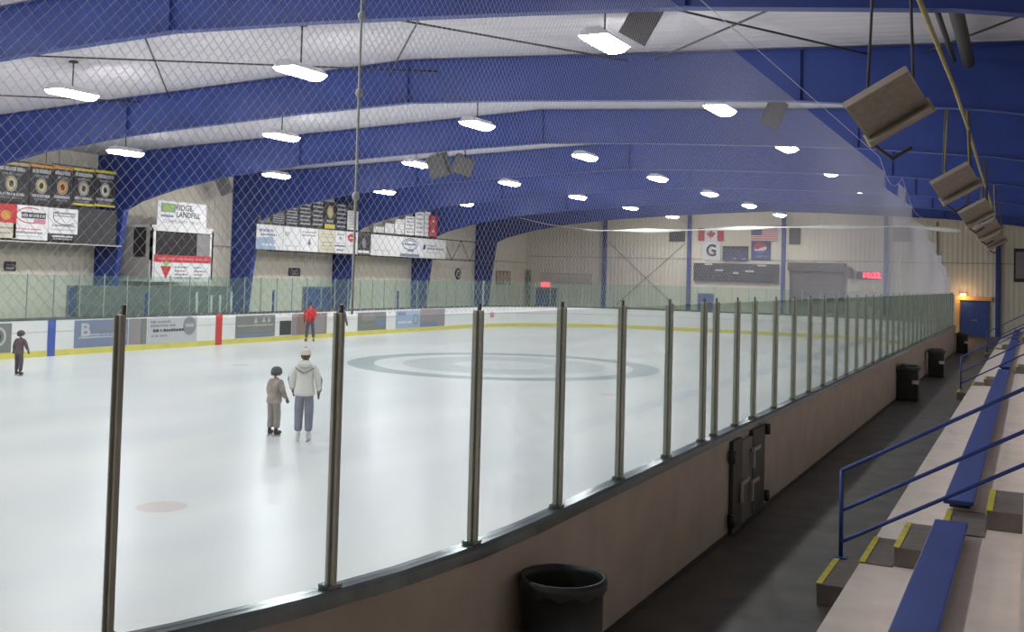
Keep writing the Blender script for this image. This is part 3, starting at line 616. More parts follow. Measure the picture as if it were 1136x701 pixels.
# roll door
o = tag(empty('roller_shutter', (-13.05, YF - .1, .05)), 'large brown grey roller shutter on the end wall', 'shutter')
mb = MB(); mb.box((0, 0, 1.95), (3.3, .1, 3.9), GREYP); c = mb.build('curtain'); c.parent = o
mb = MB(); mb.box((0, -.12, 4.2), (3.8, .4, .55), GREYPD, .02); c = mb.build('roll_housing'); c.parent = o
for k in (-1, 1): mb = MB(); mb.box((k * 1.72, -.05, 1.95), (.16, .14, 3.9), GREYPD); c = mb.build('guide_rail'); c.parent = o
mb = MB(); mb.box((2.2, -.1, 3.8), (.3, .3, .7), DARK, .02); c = mb.build('motor'); c.parent = o
o = tag(empty('digital_clock', (-9.6, YF - .05, 3.75)), 'red digital clock glowing on the end wall', 'clock')
mb = MB(); mb.box((-.1, 0, 0), (1.5, .1, .48), BLACK, .01); c = mb.build('case'); c.parent = o
mb = MB(); s_ = MB(); text_poly(s_, '10:22', .5, .08, 0, .07, mat('red_led', (.9, .05, .08), .5, emit=2.2, ecol=(1, .05, .1)), 1.12, 'CENTER', .03); c = s_.build('digits'); c.parent = o
o = tag(empty('exit_sign', (-33.35, YF - .05, 2.52)), 'small glowing red EXIT sign above the blue end door', 'exit sign')
mb = MB(); mb.box((0, 0, 0), (.7, .08, .34), mat('exit_red', (.7, .05, .08), .4, emit=1.6, ecol=(1, .08, .12)), .01); c = mb.build('case'); c.parent = o
s_ = MB(); text_poly(s_, 'EXIT', .28, 0, 0, .045, INK['w'], .5); c = s_.build('lettering'); c.parent = o
s = Sign(4.3, .72, .03, mat('pale_banner', (.62, .56, .48), .6)); s.rect(-1, .9, 1, 1, 'pk').rect(-1, -1, 1, -.93, 'gy').rect(-.6, .2, .6, .6, 'cr').poly([(.78, -.8), (.92, .8), (.97, .8), (.83, -.8)], 'tl')
s.place('long_banner', 'E', -31.6, 3.05, YF - .03, 'long pale banner above the exit sign on the end wall', 'banner')
s = Sign(.7, 2.1, .04, INK['dg']); s.rect(-.7, -.8, .7, .8, 'mg'); s.place('dark_poster', 'E', -.65, 4.6, YF - .03, 'dark framed poster on the end wall at the right edge', 'sign')
# orange framed door, right of the rink
o = door('door_5', 'E', -3.22, 1.62, 2.2, YF - .01, BLUED, 'blue double door under added orange lamp light', True)
fr = MB(); fr.box((-4.28, YF - .12, 1.15), (.36, .24, 2.3), ORANGE, .01); fr.box((-3.35, YF - .12, 2.43), (2.25, .24, .26), ORANGE, .01)
tag(put(fr, 'door_surround', (-3.3, YF - .12, .05)), 'bright orange painted surround around the far blue door', 'door surround')
mb = MB(); mb.box((0, .16, 0), (.1, .34, .05), DARK); mb.box((0, 0, 0), (.35, .14, .12), mat('added_warm_lamp', (1, .6, .25), .4, emit=3, ecol=(1, .45, .15)), .02); o = mb.build('added_door_lamp'); o.location = (-3.9, YF - .32, 2.66); tag(o, 'small added warm lamp brightening the orange door surround', 'lamp')
ld = bpy.data.lights.new('added_door_light', 'POINT'); ld.energy = 16; ld.color = (1, .62, .3); ld.shadow_soft_size = .12; lo = bpy.data.objects.new('added_door_light', ld); COL.objects.link(lo); lo.parent = o; lo.location = (0, -.35, -.1)  # fixture and point light added to brighten the orange surround

# adverts on the far boards
XD = RX0 + .0
def bad(a, b, z0, z1, base, lab, fn=lambda s: None):
    s = Sign(b - a, z1 - z0, .012, INK[base]); fn(s); s.place('board_advert', 'L', (a + b) / 2, (z0 + z1) / 2, XD + .006, lab, 'advert')
bad(20.6, 22.65, .21, 1.14, 'ol', 'dark board advert with round emblem at the left edge', lambda s: (s.ring(.5, .1, .32, .32, .08, 'lg'), s.ell(.5, .1, .14, .14, 'dg')))
mb = MB(); mb.box((XD + .012, 24.18, .6), (.014, .30, 1.2), INK['b']); tag(put(mb, 'blue_line_mark', (XD + .012, 24.18, 0)), 'vertical blue line mark on the far boards', 'line mark')
bad(25.1, 27.45, .22, 1.16, 'bg', 'blue grey board advert with white capital B and pale underline', lambda s: (s.text('B', .62, -.62, .25, 'lg', .4, .02), s.lines(-.3, .8, .35, .16, 'gy', 2), s.rect(-.85, -.32, .95, -.22, 'lg'), s.lines(-.6, .9, -.08, .06, 'lg', 5)))
bad(27.5, 28.05, .22, 1.16, 'mg', 'plain grey board panel right of the capital B advert')
bad(28.07, 28.34, .22, 1.16, 'ol', 'narrow olive grey board panel beside the pale grey advert')
bad(28.4, 30.92, .20, 1.16, 'lg', 'pale grey board advert with dark round emblem at right', lambda s: (s.lines(-.9, -.1, .7, .09, 'gy', 1), s.lines(-.9, .1, .4, .09, 'gy', 2), s.lines(-.8, .45, .02, .11, 'dg', 3), s.lines(-.85, -.2, -.4, .07, 'gy', 4), s.ell(.68, .3, .34, .36, 'gy'), s.lines(.5, .85, .35, .15, 'lg', 8, .012)))
mb = MB(); mb.box((XD + .014, 32.16, .62), (.016, .36, 1.24), INK['r']); tag(put(mb, 'red_line_mark', (XD + .014, 32.16, 0)), 'vertical red centre line mark on the far boards', 'line mark')
bad(33.14, 35.62, .22, 1.14, 'ol', 'dark grey board advert with small white figures', lambda s: (s.poly([(-.1, .3), (0, .9), (.08, .3)], 'lg'), s.poly([(.3, .35), (.4, .85), (.5, .35)], 'lg'), s.poly([(.58, .3), (.66, .85), (.76, .4)], 'lg'), s.lines(-.9, .9, .1, .08, 'lg', 3), s.lines(-.4, .9, -.4, .06, 'gy', 4), s.rect(-1, -.98, 1, -.7, 'bg')))
bad(35.95, 36.72, .24, .86, 'dg', 'small dark square panel left of the red brown advert')
bad(36.78, 39.3, .20, 1.14, 'br', 'red brown board advert behind the skater in red', lambda s: (s.rect(-1, -1, -.75, 1, 'mg'), s.rect(-.1, -.9, .9, .8, 'mg')))
bad(41.8, 44.26, .22, 1.10, 'ol', 'dark olive board advert right of the standing skaters', lambda s: (s.rect(-.7, .1, .2, .8, 'mg'), s.rect(.25, -.5, .9, .3, 'bg'), s.lines(-.8, .1, -.4, .1, 'gy', 5)))
bad(45.17, 47.54, .22, 1.12, 'lb', 'pale blue board advert below the short blue post', lambda s: (s.rect(-.9, .5, -.2, .85, 'bg'), s.ring(.6, 0, .25, .3, .08, 'gy'), s.lines(-.8, .3, -.3, .12, 'w', 6)))
bad(47.56, 50.14, .22, 1.16, 'mg', 'mauve grey board advert at the right end of the row', lambda s: s.rect(-.95, -.95, .4, -.4, 'bg'))
mb = MB(); mb.poly(rectp(-.18, -.16, .18, .16), 0, .01, INK['pk']); mb.poly(rectp(-.1, -.1, .02, .1), .01, .014, INK['w']); a_ = math.radians(148)
o = mb.build('board_sticker'); o.matrix_world = Matrix.Translation((RX0 + RR + (RR - .01) * math.cos(math.radians(166)), RY1 - RR + (RR - .01) * math.sin(math.radians(166)), .72)) @ Matrix.Rotation(math.radians(166 - 90 - 180 + 0), 4, 'Z'); tag(o, 'small pink sticker on the white far corner boards', 'sticker')

# ------------------------------------------------------------------ steel frames
low = [(-34.05, .05), (-33.75, 2.9), (-33.48, 4.8), (-33.38, 5.4), (-32.6, 5.75), (-30.8, 6.2), (-28.1, 6.66), (-24.5, 7.02), (-21.8, 7.18), (-18, 7.38), (-14.5, 7.5)]
low = low + [(2 * XM - x, z) for x, z in low[::-1][1:]]
def hi(x, z):   # matching point on the outer edge
    return (min(max(x, XL + .03), XR - .03), roof_z(x) - .03)
FY = [6.15, 14.4, 22.7, 31.0, 39.25, 47.5, 55.8, 64.1]
def make_frame():
    root = empty('roof_girder', (XM, FY[0], 0)); mbw = MB(); t = .012
    loc = lambda x, y, z: (x - XM, y, z)
    lo = low; up = []
    for x, z in lo:
        if z < 5.5 and x < XM: up.append((XL + .03, max(z, .05)))
        elif z < 5.5: up.append((XR - .03, max(z, .05)))
        else: up.append(hi(x, z))
    # corner insertion
    L2 = []; U2 = []
    for i, (a, b) in enumerate(zip(lo, up)):
        if i > 0 and up[i - 1][0] == XL + .03 and b[0] != XL + .03: L2.append(((lo[i - 1][0] + a[0]) / 2, (lo[i - 1][1] + a[1]) / 2)); U2.append((XL + .03, roof_z(XL) - .03))
        if i > 0 and up[i - 1][0] != XR - .03 and b[0] == XR - .03: L2.append(((lo[i - 1][0] + a[0]) / 2, (lo[i - 1][1] + a[1]) / 2)); U2.append((XR - .03, roof_z(XR) - .03))
        L2.append(a); U2.append(b)
    n = len(L2); vs = []
    for (a, b) in zip(L2, U2):
        for y in (-t, t): vs += [loc(a[0], y, a[1]), loc(b[0], y, b[1])]
    fs = []
    for i in range(n - 1):
        c = 4 * i; fs += [(c, c + 4, c + 5, c + 1), (c + 2, c + 3, c + 7, c + 6)]
    mbw.add(vs, fs, BLUE); w_ = mbw.build('web'); w_.parent = root
    def flange(path, nm, d):
        mb = MB(); m_ = len(path); vs = []; fs = []
        for i, (x, z) in enumerate(path):
            a = Vector(path[max(i - 1, 0)]); b = Vector(path[min(i + 1, m_ - 1)]); tt = (b - a).normalized(); nn = Vector((-tt.y, tt.x)) * d
            for y in (-.12, .12): vs += [loc(x, y, z), loc(x + nn.x, y, z + nn.y)]
        for i in range(m_ - 1):
            c = 4 * i; fs += [(c, c + 2, c + 6, c + 4), (c + 1, c + 5, c + 7, c + 3), (c, c + 4, c + 5, c + 1), (c + 2, c + 3, c + 7, c + 6)]
        e = 4 * (m_ - 1); fs += [(0, 1, 3, 2), (e, e + 2, e + 3, e + 1)]
        mb.add(vs, fs, BLUE); o = mb.build(nm); o.parent = root
    flange(L2, 'inner_flange', -.018); flange([u for u in U2], 'outer_flange', -.018)
    for x in (-30.8, -24.5, -14.5, -4.5, 1.8):
        mb = MB()
        z0 = 7.0 if abs(x - XM) > 9 else 7.3; z0 = {-30.8: 6.2, -24.5: 7.02, -14.5: 7.5, -4.5: 7.02, 1.8: 6.2}[x]; z1 = roof_z(x) - .05
        mb.box((x - XM, 0, (z0 + z1) / 2), (.02, .2, z1 - z0), BLUE)
        o = mb.build('stiffener_plate'); o.parent = root
    return root
fr0 = make_frame()
for i, Y in enumerate(FY):
    o = fr0 if i == 0 else copy_tree(fr0); o.location.y = Y
    tag(o, ('blue tapered steel roof frame overhead, nearest the camera' if i == 0 else 'blue tapered steel roof frame with haunched column, %s from the front' % ORD[i]), 'girder', 'blue roof frames across the rink')
    if i == 0: pass
# bracing rods
rods = [((-24.9, 14.4), (-13.6, 22.7)), ((-15.7, 14.4), (-22.8, 22.7)), ((-8.5, 14.4), (-15.1, 22.7)), ((-13.5, 14.4), (-8.5, 22.7)), ((-8.3, 14.4), (-3.1, 22.7)), ((-.7, 14.4), (-7.8, 22.7)), ((-32.0, 14.4), (-24.0, 22.7)), ((-2.6, 14.4), (4.5, 22.7)), ((3.2, 14.4), (-2.0, 22.7))]
for k, ((xa, ya), (xb, yb)) in enumerate(rods):
    mb = MB(); mb.tube([(xa, ya + .1, 8.2), (xb, yb - .1, 8.2)] if False else [(xa, ya + .05, min(8.25, roof_z(xa) - .18)), (xb, yb - .05, min(8.25, roof_z(xb) - .18))], .022, DARK, 6)
    tag(put(mb, 'bracing_rod', ((xa + xb) / 2, (ya + yb) / 2, 8.1)), 'thin dark bracing rod under the white roof, %s of the set' % ORD[k] if False else ['long rod passing under the far left lamp', 'short rod crossing the long left rod', 'rod sloping left of the top centre', 'rod running from top centre to the brightest lamp', 'rod crossing above the nearest grey loudspeaker', 'rod rising right of the nearest loudspeaker', 'rod at the far left over the net', 'rod running over the first heater', 'rod at the top right corner'][k] + ', dark steel under the roof', 'rod')

# ------------------------------------------------------------------ lamps
LENS = mat('lamp_diffuser', (1, 1, 1), .4, emit=LAMP, ecol=(0.97, 0.98, 1.0))
TRAY = mat('lamp_tray_white', (.8, .8, .8), .5)
def make_lamp():
    r = empty('high_bay_light', (0, 0, 0)); mb = MB()
    L, W, wt = 1.22, .30, .14
    vs = [(-wt, -L / 2, .16), (wt, -L / 2, .16), (wt, L / 2, .16), (-wt, L / 2, .16), (-W, -L / 2, .01), (W, -L / 2, .01), (W, L / 2, .01), (-W, L / 2, .01)]
    mb.add(vs, [(0, 1, 2, 3), (0, 4, 5, 1), (1, 5, 6, 2), (2, 6, 7, 3), (3, 7, 4, 0)], TRAY); c = mb.build('housing'); c.parent = r
    # slightly bowed diffuser
    mb = MB(); n = 8; vs = []; fs = []
    for i in range(n + 1):
        x = -W * .96 + 1.92 * W * i / n; z = -.11 * (1 - abs(2 * i / n - 1) ** 3)
        vs += [(x, -L / 2 + .01, z), (x, L / 2 - .01, z)]
    fs = [(2 * i, 2 * i + 1, 2 * i + 3, 2 * i + 2) for i in range(n)]
    mb.add(vs, fs, LENS, True); c = mb.build('diffuser'); c.parent = r
    return r
lp = make_lamp(); first = True; HG = {}
LX = [(-29.0, 7.14), (-21.98, 7.45), (-14.7, 7.53), (-7.4, 7.63)]
rows = [1.95, 10.2, 18.5, 26.8, 35.1, 43.4, 51.6, 59.9, 68.1]
rown = ['row behind the viewer', 'row above the nearest frame', 'nearest visible row', 'second visible row', 'third visible row', 'fourth visible row', 'fifth visible row', 'sixth visible row', 'last row before the end wall']
coln = ['leftmost lamp of', 'second lamp from left in', 'third lamp from left in', 'rightmost lamp of']
for j, Y in enumerate(rows):
    for i, (X, z) in enumerate(LX):
        if (j == 7 and i in (3, 0)) or (j == 8 and i in (3, 0)): continue
        o = lp if first else empty('high_bay_light', (0, 0, 0))
        if not first:
            for ch in lp.children:
                if not ch.name.startswith('hanger'): c = ch.copy(); COL.objects.link(c); c.parent = o
        first = False
        o.location = (X, Y, z)
        if X not in HG:
            h_ = roof_z(X) - z; mb = MB(); mb.tube([(0, 0, .16), (0, 0, h_ - .02)], .018, DARK, 6); mb.box((0, 0, h_ - .03), (.16, .16, .05), DARK); c = mb.build('hanger'); HG[X] = c.data
        else: c = bpy.data.objects.new('hanger', HG[X]); COL.objects.link(c)
        c.parent = o
        tag(o, 'bright high bay lamp, %s the %s' % (coln[i], rown[j]), 'ceiling light', 'high bay lamps over the ice')

# ------------------------------------------------------------------ loudspeakers
def speaker(loc, size, rot, lab, chain=None):
    T = Matrix.Translation(loc) @ Matrix.Rotation(rot[2], 4, 'Z') @ Matrix.Rotation(rot[0], 4, 'X') @ Matrix.Rotation(rot[1], 4, 'Y')
    r = empty('loudspeaker', loc, T=T); tag(r, lab, 'loudspeaker')
    mb = MB(); a, b, c_ = size; mb.add([(-a / 2, -b / 2, -c_ / 2), (a / 2, -b / 2, -c_ / 2), (a * .36, b / 2, -c_ / 2), (-a * .36, b / 2, -c_ / 2), (-a / 2, -b / 2, c_ / 2), (a / 2, -b / 2, c_ / 2), (a * .36, b / 2, c_ / 2), (-a * .36, b / 2, c_ / 2)],
        [(0, 3, 2, 1), (4, 5, 6, 7), (0, 1, 5, 4), (1, 2, 6, 5), (2, 3, 7, 6), (3, 0, 4, 7)], GREYB); c = mb.build('cabinet'); c.parent = r
    mb = MB(); mb.box((0, -b / 2 - .012, 0), (a * .92, .02, c_ * .94), mat('speaker_grille', (.13, .125, .12), .8, noise=.3, nscale=40), .008); c = mb.build('grille'); c.parent = r
    q = T.inverted(); top = q @ Vector((loc[0] + .02, loc[1], roof_z(loc[0]) - .02))
    mb = MB(); mb.tube([(0.0, 0, c_ / 2), tuple(top)], .022, DARK, 6); c = mb.build('chain'); c.parent = r
    mb = MB(); mb.tube([(-a * .4, 0, c_ * .5), (-a * .4, 0, c_ * .58), (a * .4, 0, c_ * .58), (a * .4, 0, c_ * .5)], .015, DARK, 6); c = mb.build('bracket'); c.parent = r
    return r
speaker((-5.42, 15.1, 7.10), (.46, .34, .66), (.35, .5, .35), 'grey loudspeaker hanging beside the brightest lamp at the top')
speaker((-5.38, 24.0, 7.0), (.46, .36, .62), (.3, .35, .35), 'small grey loudspeaker hanging above the third heater, seen through net')
speaker((-19.0, 32.0, 6.98), (.75, .6, .8), (.2, -.3, .1), 'left dark loudspeaker of the cluster hanging over centre ice')
speaker((-18.05, 31.9, 6.95), (.75, .6, .62), (.2, .3, .6), 'right dark loudspeaker of the cluster hanging over centre ice')
speaker((-33.6, 36.9, 7.0), (.6, .5, .9), (.3, -.45, .9), 'black loudspeaker high on the left wall beside the blue column')

# ------------------------------------------------------------------ infrared heaters over the stands
def make_heater():
    r = empty('infrared_heater', (0, 0, 0)); mb = MB(); a, b = .42, .48
    # tray: back plate, side walls
    mb.box((0, 0, .08), (2 * a, 2 * b, .03), HEAT, .006); mb.box((-a, 0, .045), (.03, 2 * b, .09), HEAT); mb.box((a, 0, .045), (.03, 2 * b, .09), HEAT); mb.box((0, -b, .045), (2 * a, .03, .09), HEAT)
    c = mb.build('housing'); c.parent = r
    mb = MB(); mb.box((0, -.02, .025), (1.94 * a, 1.9 * b, .05), HEATC, .01); c = mb.build('ceramic_face'); c.parent = r
    mb = MB(); mb.box((0, b + .01, -.01), (2 * a + .1, .03, .22), mat('heater_lip', (.42, .34, .22), .5, .3), .006); mb.box((.0, b - .06, -.11), (2 * a + .04, .14, .02), HEAT); c = mb.build('front_lip'); c.parent = r
    mb = MB(); mb.box((-a + .02, -b * .5, .14), (.1, .16, .12), DARK, .01); mb.box((a * .3, -.1, .15), (.3, .3, .1), DARK, .01); c = mb.build('burner_box'); c.parent = r
    return r
h0 = make_heater()
U = Vector((.73, 0, .42)).normalized(); V = Vector((.17, .9, -.27)); V = (V - U * V.dot(U)).normalized(); Nn = U.cross(V)
hp = [(-1.5, 12.6, 5.14), (-1.5, 24.5, 5.35), (-1.5, 34.0, 5.34), (-1.5, 42.5, 5.3), (-1.5, 51.5, 5.27)]
hl = ['large grey infrared heater hanging nearest over the stands', 'second hanging infrared heater over the stands', 'third hanging infrared heater over the stands', 'fourth infrared heater over the stands, overlapping the next', 'last and smallest infrared heater over the stands']
for i, c0 in enumerate(hp):
    o = h0 if i == 0 else copy_tree(h0)
    T = Matrix(((U.x, V.x, Nn.x, c0[0]), (U.y, V.y, Nn.y, c0[1]), (U.z, V.z, Nn.z, c0[2]), (0, 0, 0, 1)))
    sc = .90 if i == 0 else 1.0
    o.matrix_world = T @ Matrix.Diagonal((sc, sc, sc, 1)); tag(o, hl[i], 'heater', 'infrared heaters over the stands')
    Ti = (T @ Matrix.Diagonal((sc, sc, sc, 1))).inverted()
    for dx, dy in ((-.25, .1), (.28, -.05)):
        a_ = Ti @ Vector((c0[0] + dx, c0[1] + dy, c0[2] + .1 + dx * .5)); b_ = Ti @ Vector((c0[0] + dx * .6, c0[1] + dy, roof_z(c0[0]) - .03)); mb = MB(); mb.tube([tuple(a_), tuple(b_)], .018 / sc, YPIPE if i % 2 else DARK, 6); q = mb.build('hanger_chain'); q.parent = o
    if i: continue
    mb = MB(); a_ = [Ti @ Vector(v) for v in ((c0[0] - .3, c0[1] + .3, c0[2] - .12), (c0[0] - .25, c0[1] + .55, c0[2] - .35), (c0[0] - .05, c0[1] + .9, c0[2] - .5), (c0[0] + .15, c0[1] + 1.1, c0[2] - .35))]
    mb.tube([tuple(v) for v in a_], .025 / sc, DARK, 6); q = mb.build('gas_hose'); q.parent = o
mb = MB(); mb.tube([(-1.25, 8.0, 6.5), (-1.25, 13.4, 6.57), (-1.25, 20, 6.62), (-1.25, 25, 6.5), (-1.25, 30.6, 6.23), (-1.25, 42, 5.85), (-1.25, 54, 5.4)], .035, YPIPE, 8)
tag(put(mb, 'gas_pipe', (-1.25, 8.0, 6.5)), 'long yellow gas pipe running above the row of heaters', 'pipe')
mb = MB(); mb.tube([(-1.1, 13.5, 7.55), (-1.12, 17.5, 7.55), (-1.15, 22.3, 7.55)], .12, mat('dark_flue', (.05, .045, .035), .6), 12); mb.tube([(-1.42, 14.5, 7.6), (-1.42, 22.3, 7.6)], .05, MATS['dark_flue'], 8)
tag(put(mb, 'heater_flue', (-1.1, 13.5, 7.55)), 'dark flue duct above the yellow gas pipe, top right', 'duct')

# ------------------------------------------------------------------ safety netting
def net(fn, smin, smax, ztop, z0, du, dz, r, name, lab, seg=.3, extra=None):
    """diagonal strands on a surface: fn(s) -> xy; strand climbs du in s for dz in z"""
    vs = []; fs = []; k = du / dz
    def strand(s0, sg):
        pts = []; H = 4.6; n = max(2, int(H * k / seg))
        for i in range(n + 1):
            t = i / n; z = H * t; s = s0 + sg * z * k
            if s < smin or s > smax: 
                if pts: break
                continue
            if z0 + z > ztop(s):
                break
            q = fn(s); pts.append((q.x, q.y, z0 + z))
        if len(pts) < 2: return
        b = len(vs)
        for i, q in enumerate(pts):
            for a in range(3):
                an = 2 * math.pi * a / 3; 
                vs.append((q[0] + r * math.cos(an), q[1] + r * math.sin(an) * .5, q[2] + r * math.sin(an)))
        for i in range(len(pts) - 1):
            for a in range(3): fs.append((b + i * 3 + a, b + i * 3 + (a + 1) % 3, b + (i + 1) * 3 + (a + 1) % 3, b + (i + 1) * 3 + a))
    ext = 4.6 * k; s = smin - ext
    while s < smax + ext: strand(s, 1); strand(s, -1); s += 2 * du
    me = bpy.data.meshes.new(name); me.from_pydata(vs, [], fs); me.materials.append(TWINE); o = bpy.data.objects.new(name, me); COL.objects.link(o); tag(o, lab, 'net'); return o
def nfn(s): q, t = ring_at(s); return q + Vector((t.y, -t.x)) * .07
def nztop(s):
    y = 6.85 + s
    if y < 26: return 6.15
    if y < 31: return 6.15 - .45 * math.sin((y - 26) / 5 * math.pi)
    if y < 37: return 6.1 - .7 * (y - 31) / 6 - .3 * math.sin((y - 31) / 6 * math.pi)
    return max(2.9, 5.4 - (y - 37) * .125)
nn = net(nfn, -7.2, 44.0, nztop, 2.82, .0265, .033, .0012, 'safety_net', 'grey diamond mesh safety net hanging above the near glass')
mb = MB(); mb.tube([(*nfn(-7.2 + 44.0 * i / 120), nztop(-7.2 + 44.0 * i / 120)) for i in range(121)], .005, TWINE, 5); rebase(mb, Vector((0, 0, 0))); q = mb.build('top_cable'); q.parent = nn
mb = MB()
qq = Vector((-3.49, 4.93)); mb.tube([(qq.x + .0 * k, qq.y, 2.82 + (6.15 - 2.82) * k / 10) for k in range(11)], .0075, mat('net_rope', (.68, .72, .68), .8), 6)
for z in (3.5, 4.1, 4.55, 5.2): mb.ell((qq.x, qq.y, z), (.022, .022, .03), MATS['net_rope'], 8, 6)
q = mb.build('seam_rope'); q.parent = nn; q['label'] = 'knotted pale seam rope'
def cable_z(x):
    pts_ = [(-30.6, 7.0), (-28.5, 6.55), (-25.4, 6.15), (-20.3, 6.15), (-13.6, 6.38), (-6.3, 6.45), (-3.3, 6.2)]
    for (a, za), (b, zb) in zip(pts_, pts_[1:]):
        if x <= b: return za + (zb - za) * (x - a) / (b - a)
    return 6.2
en = net(lambda s: Vector((s, RY1 + .07)), -29.2, -3.4, lambda s: cable_z(s) - .02, 2.78, .0425, .044, .0009, 'end_net', 'pale safety net hanging above the end glass', seg=1.5)
mb = MB(); xs_ = [-30.6 + 27.2 * i / 60 for i in range(61)]
mb.tube([(x, RY1 + .07, cable_z(x)) for x in xs_], [.02 if x < -26 else .03 + .11 * (.5 + .5 * math.sin(x * 1.1)) for x in xs_], NETW, 8); q = mb.build('gathered_top_edge'); q.parent = en; q['label'] = 'white bunched top edge of the net'

# ------------------------------------------------------------------ stands
def tier_z(k): return .45 + .35 * k
TX = [-1.43, -.74, -.05] + [.64 + .69 * k for k in range(3)]
SY0, SY1 = -6.0, 62.0
mb = MB(); top = []
prof = [(TX[0], .05)]
for k, x in enumerate(TX):
    prof.append((x, tier_z(k))); 
    if k + 1 < len(TX): prof.append((TX[k + 1], tier_z(k)))
prof += [(3.9, tier_z(len(TX) - 1)), (3.9, .05)]
n = len(prof); mb.add([(x, SY0, z) for x, z in prof] + [(x, SY1, z) for x, z in prof], [tuple(range(n))] + [tuple(range(2 * n - 1, n - 1, -1))] + [(k, n + k, n + (k + 1) % n, (k + 1) % n) for k in range(n)], TIER)
tag(put(mb, 'bleacher_tiers', (TX[0], 28.0, .05)), 'cream painted stepped seating tiers along the right side', 'bleachers')
aisles = [10.95, 31.4, 50.5]
segs_ = [(SY0, 10.45), (11.47, 30.9), (31.95, 50.0), (51.05, SY1)]
pl = ['nearest, below the railing', 'beyond the first railing', 'between the second and third aisles', 'farthest along the stands']
for i, (a, b) in enumerate(segs_):
    r = empty('seat_plank', (-.645, (a + b) / 2, .8)); tag(r, 'long blue seat plank on the second tier, ' + pl[i], 'bench', 'blue seat planks on the second tier')
    mb = MB(); mb.box((0, 0, .10), (.28, b - a, .045), BLUE, .008); c = mb.build('plank'); c.parent = r
    mb = MB(); L = b - a; nb = max(2, int(L / 2.0))
    for k in range(nb): mb = MB(); mb.box((0, 0, 0), (.2, .06, .075), DARK); c = mb.build('bracket'); c.location = (0, -L / 2 + .3 + (L - .6) * k / (nb - 1), .04); c.parent = r
al = ['first', 'second', 'third']
for i, Y in enumerate(aisles):
    w_ = 1.1; a = al[i]
    def step(x0, x1, z0, z1, nm, lab, Yc=Y, ww=w_, nos=True):
        mb = MB(); mb.box(((x0 + x1) / 2, Yc, (z0 + z1) / 2), (x1 - x0, ww, z1 - z0), STEPG, .006 if z1 - z0 > .05 else 0); o = put(mb, nm, ((x0 + x1) / 2, Yc, z0)); tag(o, lab, 'step')
        if nos:
            mb = MB(); mb.box((x0 - (x0 + x1) / 2 + .022, 0, z1 - z0 + .003), (.055, ww, .008), YELN); mb.box((x0 - (x0 + x1) / 2 - .004, 0, z1 - z0 - .02), (.008, ww, .05), YELN); c = mb.build('nosing'); c.parent = o; c['label'] = 'yellow painted nosing'
    step(-1.79, -1.435, .052, .25, 'step_block', 'grey bottom step block with yellow nosing on the floor, %s aisle' % a, Y - .25)
    step(-1.43, -1.14, .451, .462, 'step_pad', 'flat grey pad with yellow edge on the lowest tier, %s aisle' % a, Y - .07)
    step(-1.13, -.745, .452, .63, 'step_block', 'grey step block against the second tier, %s aisle' % a, Y, 1.15)
    step(-.74, -.37, .801, .812, 'step_pad', 'flat grey pad in the gap between blue planks, %s aisle' % a, Y + .05)
    step(-.36, -.055, .802, .98, 'step_block', 'grey upper step block at the right edge, %s aisle' % a, Y + .45, 1.15)
# railings
def make_rail():
    r = empty('stair_railing', (-1.74, 0, .25)); mb = MB(); mb.tube([(0, 0, 0.02), (0, 0, .90)], .022, BLUE, 10); mb.box((0, 0, .008), (.12, .12, .014), BLUE); c = mb.build('post'); c.parent = r
    for z in (.90, .49, .17):
        mb = MB(); mb.tube([(0, 0, z), (.03, 0, z + .012), (3.0, 0, z + .57 * 3.0)], .020, BLUE, 10); c = mb.build('rail'); c.parent = r
    for x in (2.95,):
        mb = MB(); zt = x * .57; base = 1.5 - .25 + .02; mb.tube([(x, 0, base), (x, 0, zt + .90)], .022, BLUE, 10); c = mb.build('post'); c.parent = r
    return r
r0 = make_rail(); rl = ['blue three-bar stair railing nearest the camera', 'second blue stair railing, halfway along the stands', 'third blue stair railing, farthest along the stands']
for i, Y in enumerate((11.28, 31.7, 50.8)):
    o = r0 if i == 0 else copy_tree(r0); o.location = (-1.74, Y - .15 if i else Y - .06, .25); tag(o, rl[i], 'railing', 'blue stair railings')

# ------------------------------------------------------------------ bins
bn = tag(empty('barrel_bin', (-2.895, 6.70, .05)), 'round black plastic barrel bin against the near boards', 'bin')
mb = MB(); mb.lathe([(.0, .0), (.255, .0), (.27, .03), (.295, .25), (.305, .27), (.298, .29), (.305, .56), (.315, .58), (.307, .60), (.31, .86), (.325, .88), (.33, .92), (.322, .945), (.305, .945), (.298, .90), (.29, .4), (.26, .08), (0, .07)], BLACK, 40); c = mb.build('barrel'); c.parent = bn
mb = MB(); vs = []; n = 40
prof = [(.318, .93), (.334, .945), (.338, .90), (.336, .86)]
for r_, z in prof: vs += [((r_ + .004 * math.sin(k * 2.3)) * math.cos(2 * math.pi * k / n), (r_ + .004 * math.sin(k * 2.3)) * math.sin(2 * math.pi * k / n), z + (.02 * math.sin(k * 1.7) if z < .88 else 0)) for k in range(n)]
mb.add(vs, [(j * n + k, j * n + (k + 1) % n, (j + 1) * n + (k + 1) % n, (j + 1) * n + k) for j in range(3) for k in range(n)], mat('bin_liner', (.02, .02, .022), .6), True); c = mb.build('liner_edge'); c.parent = bn
mb = MB(); vs = []; 
for j, (r_, z) in enumerate(((.315, .44), (.312, .60))):
    for k in range(9): a = math.radians(-75 + 12 * k); vs.append((r_ * math.cos(a), r_ * math.sin(a), z))
mb.add(vs, [(k, k + 1, 9 + k + 1, 9 + k) for k in range(8)], mat('pale_label', (.45, .44, .42), .6), True); c = mb.build('label'); c.parent = bn; bn.scale = (.91, .91, 1.0); c['label'] = 'pale paper label near the foot'
bl = ['first dark box bin standing along the near boards', 'second dark box bin, halfway down the walkway', 'third dark box bin near the far orange door frame']
b0 = None
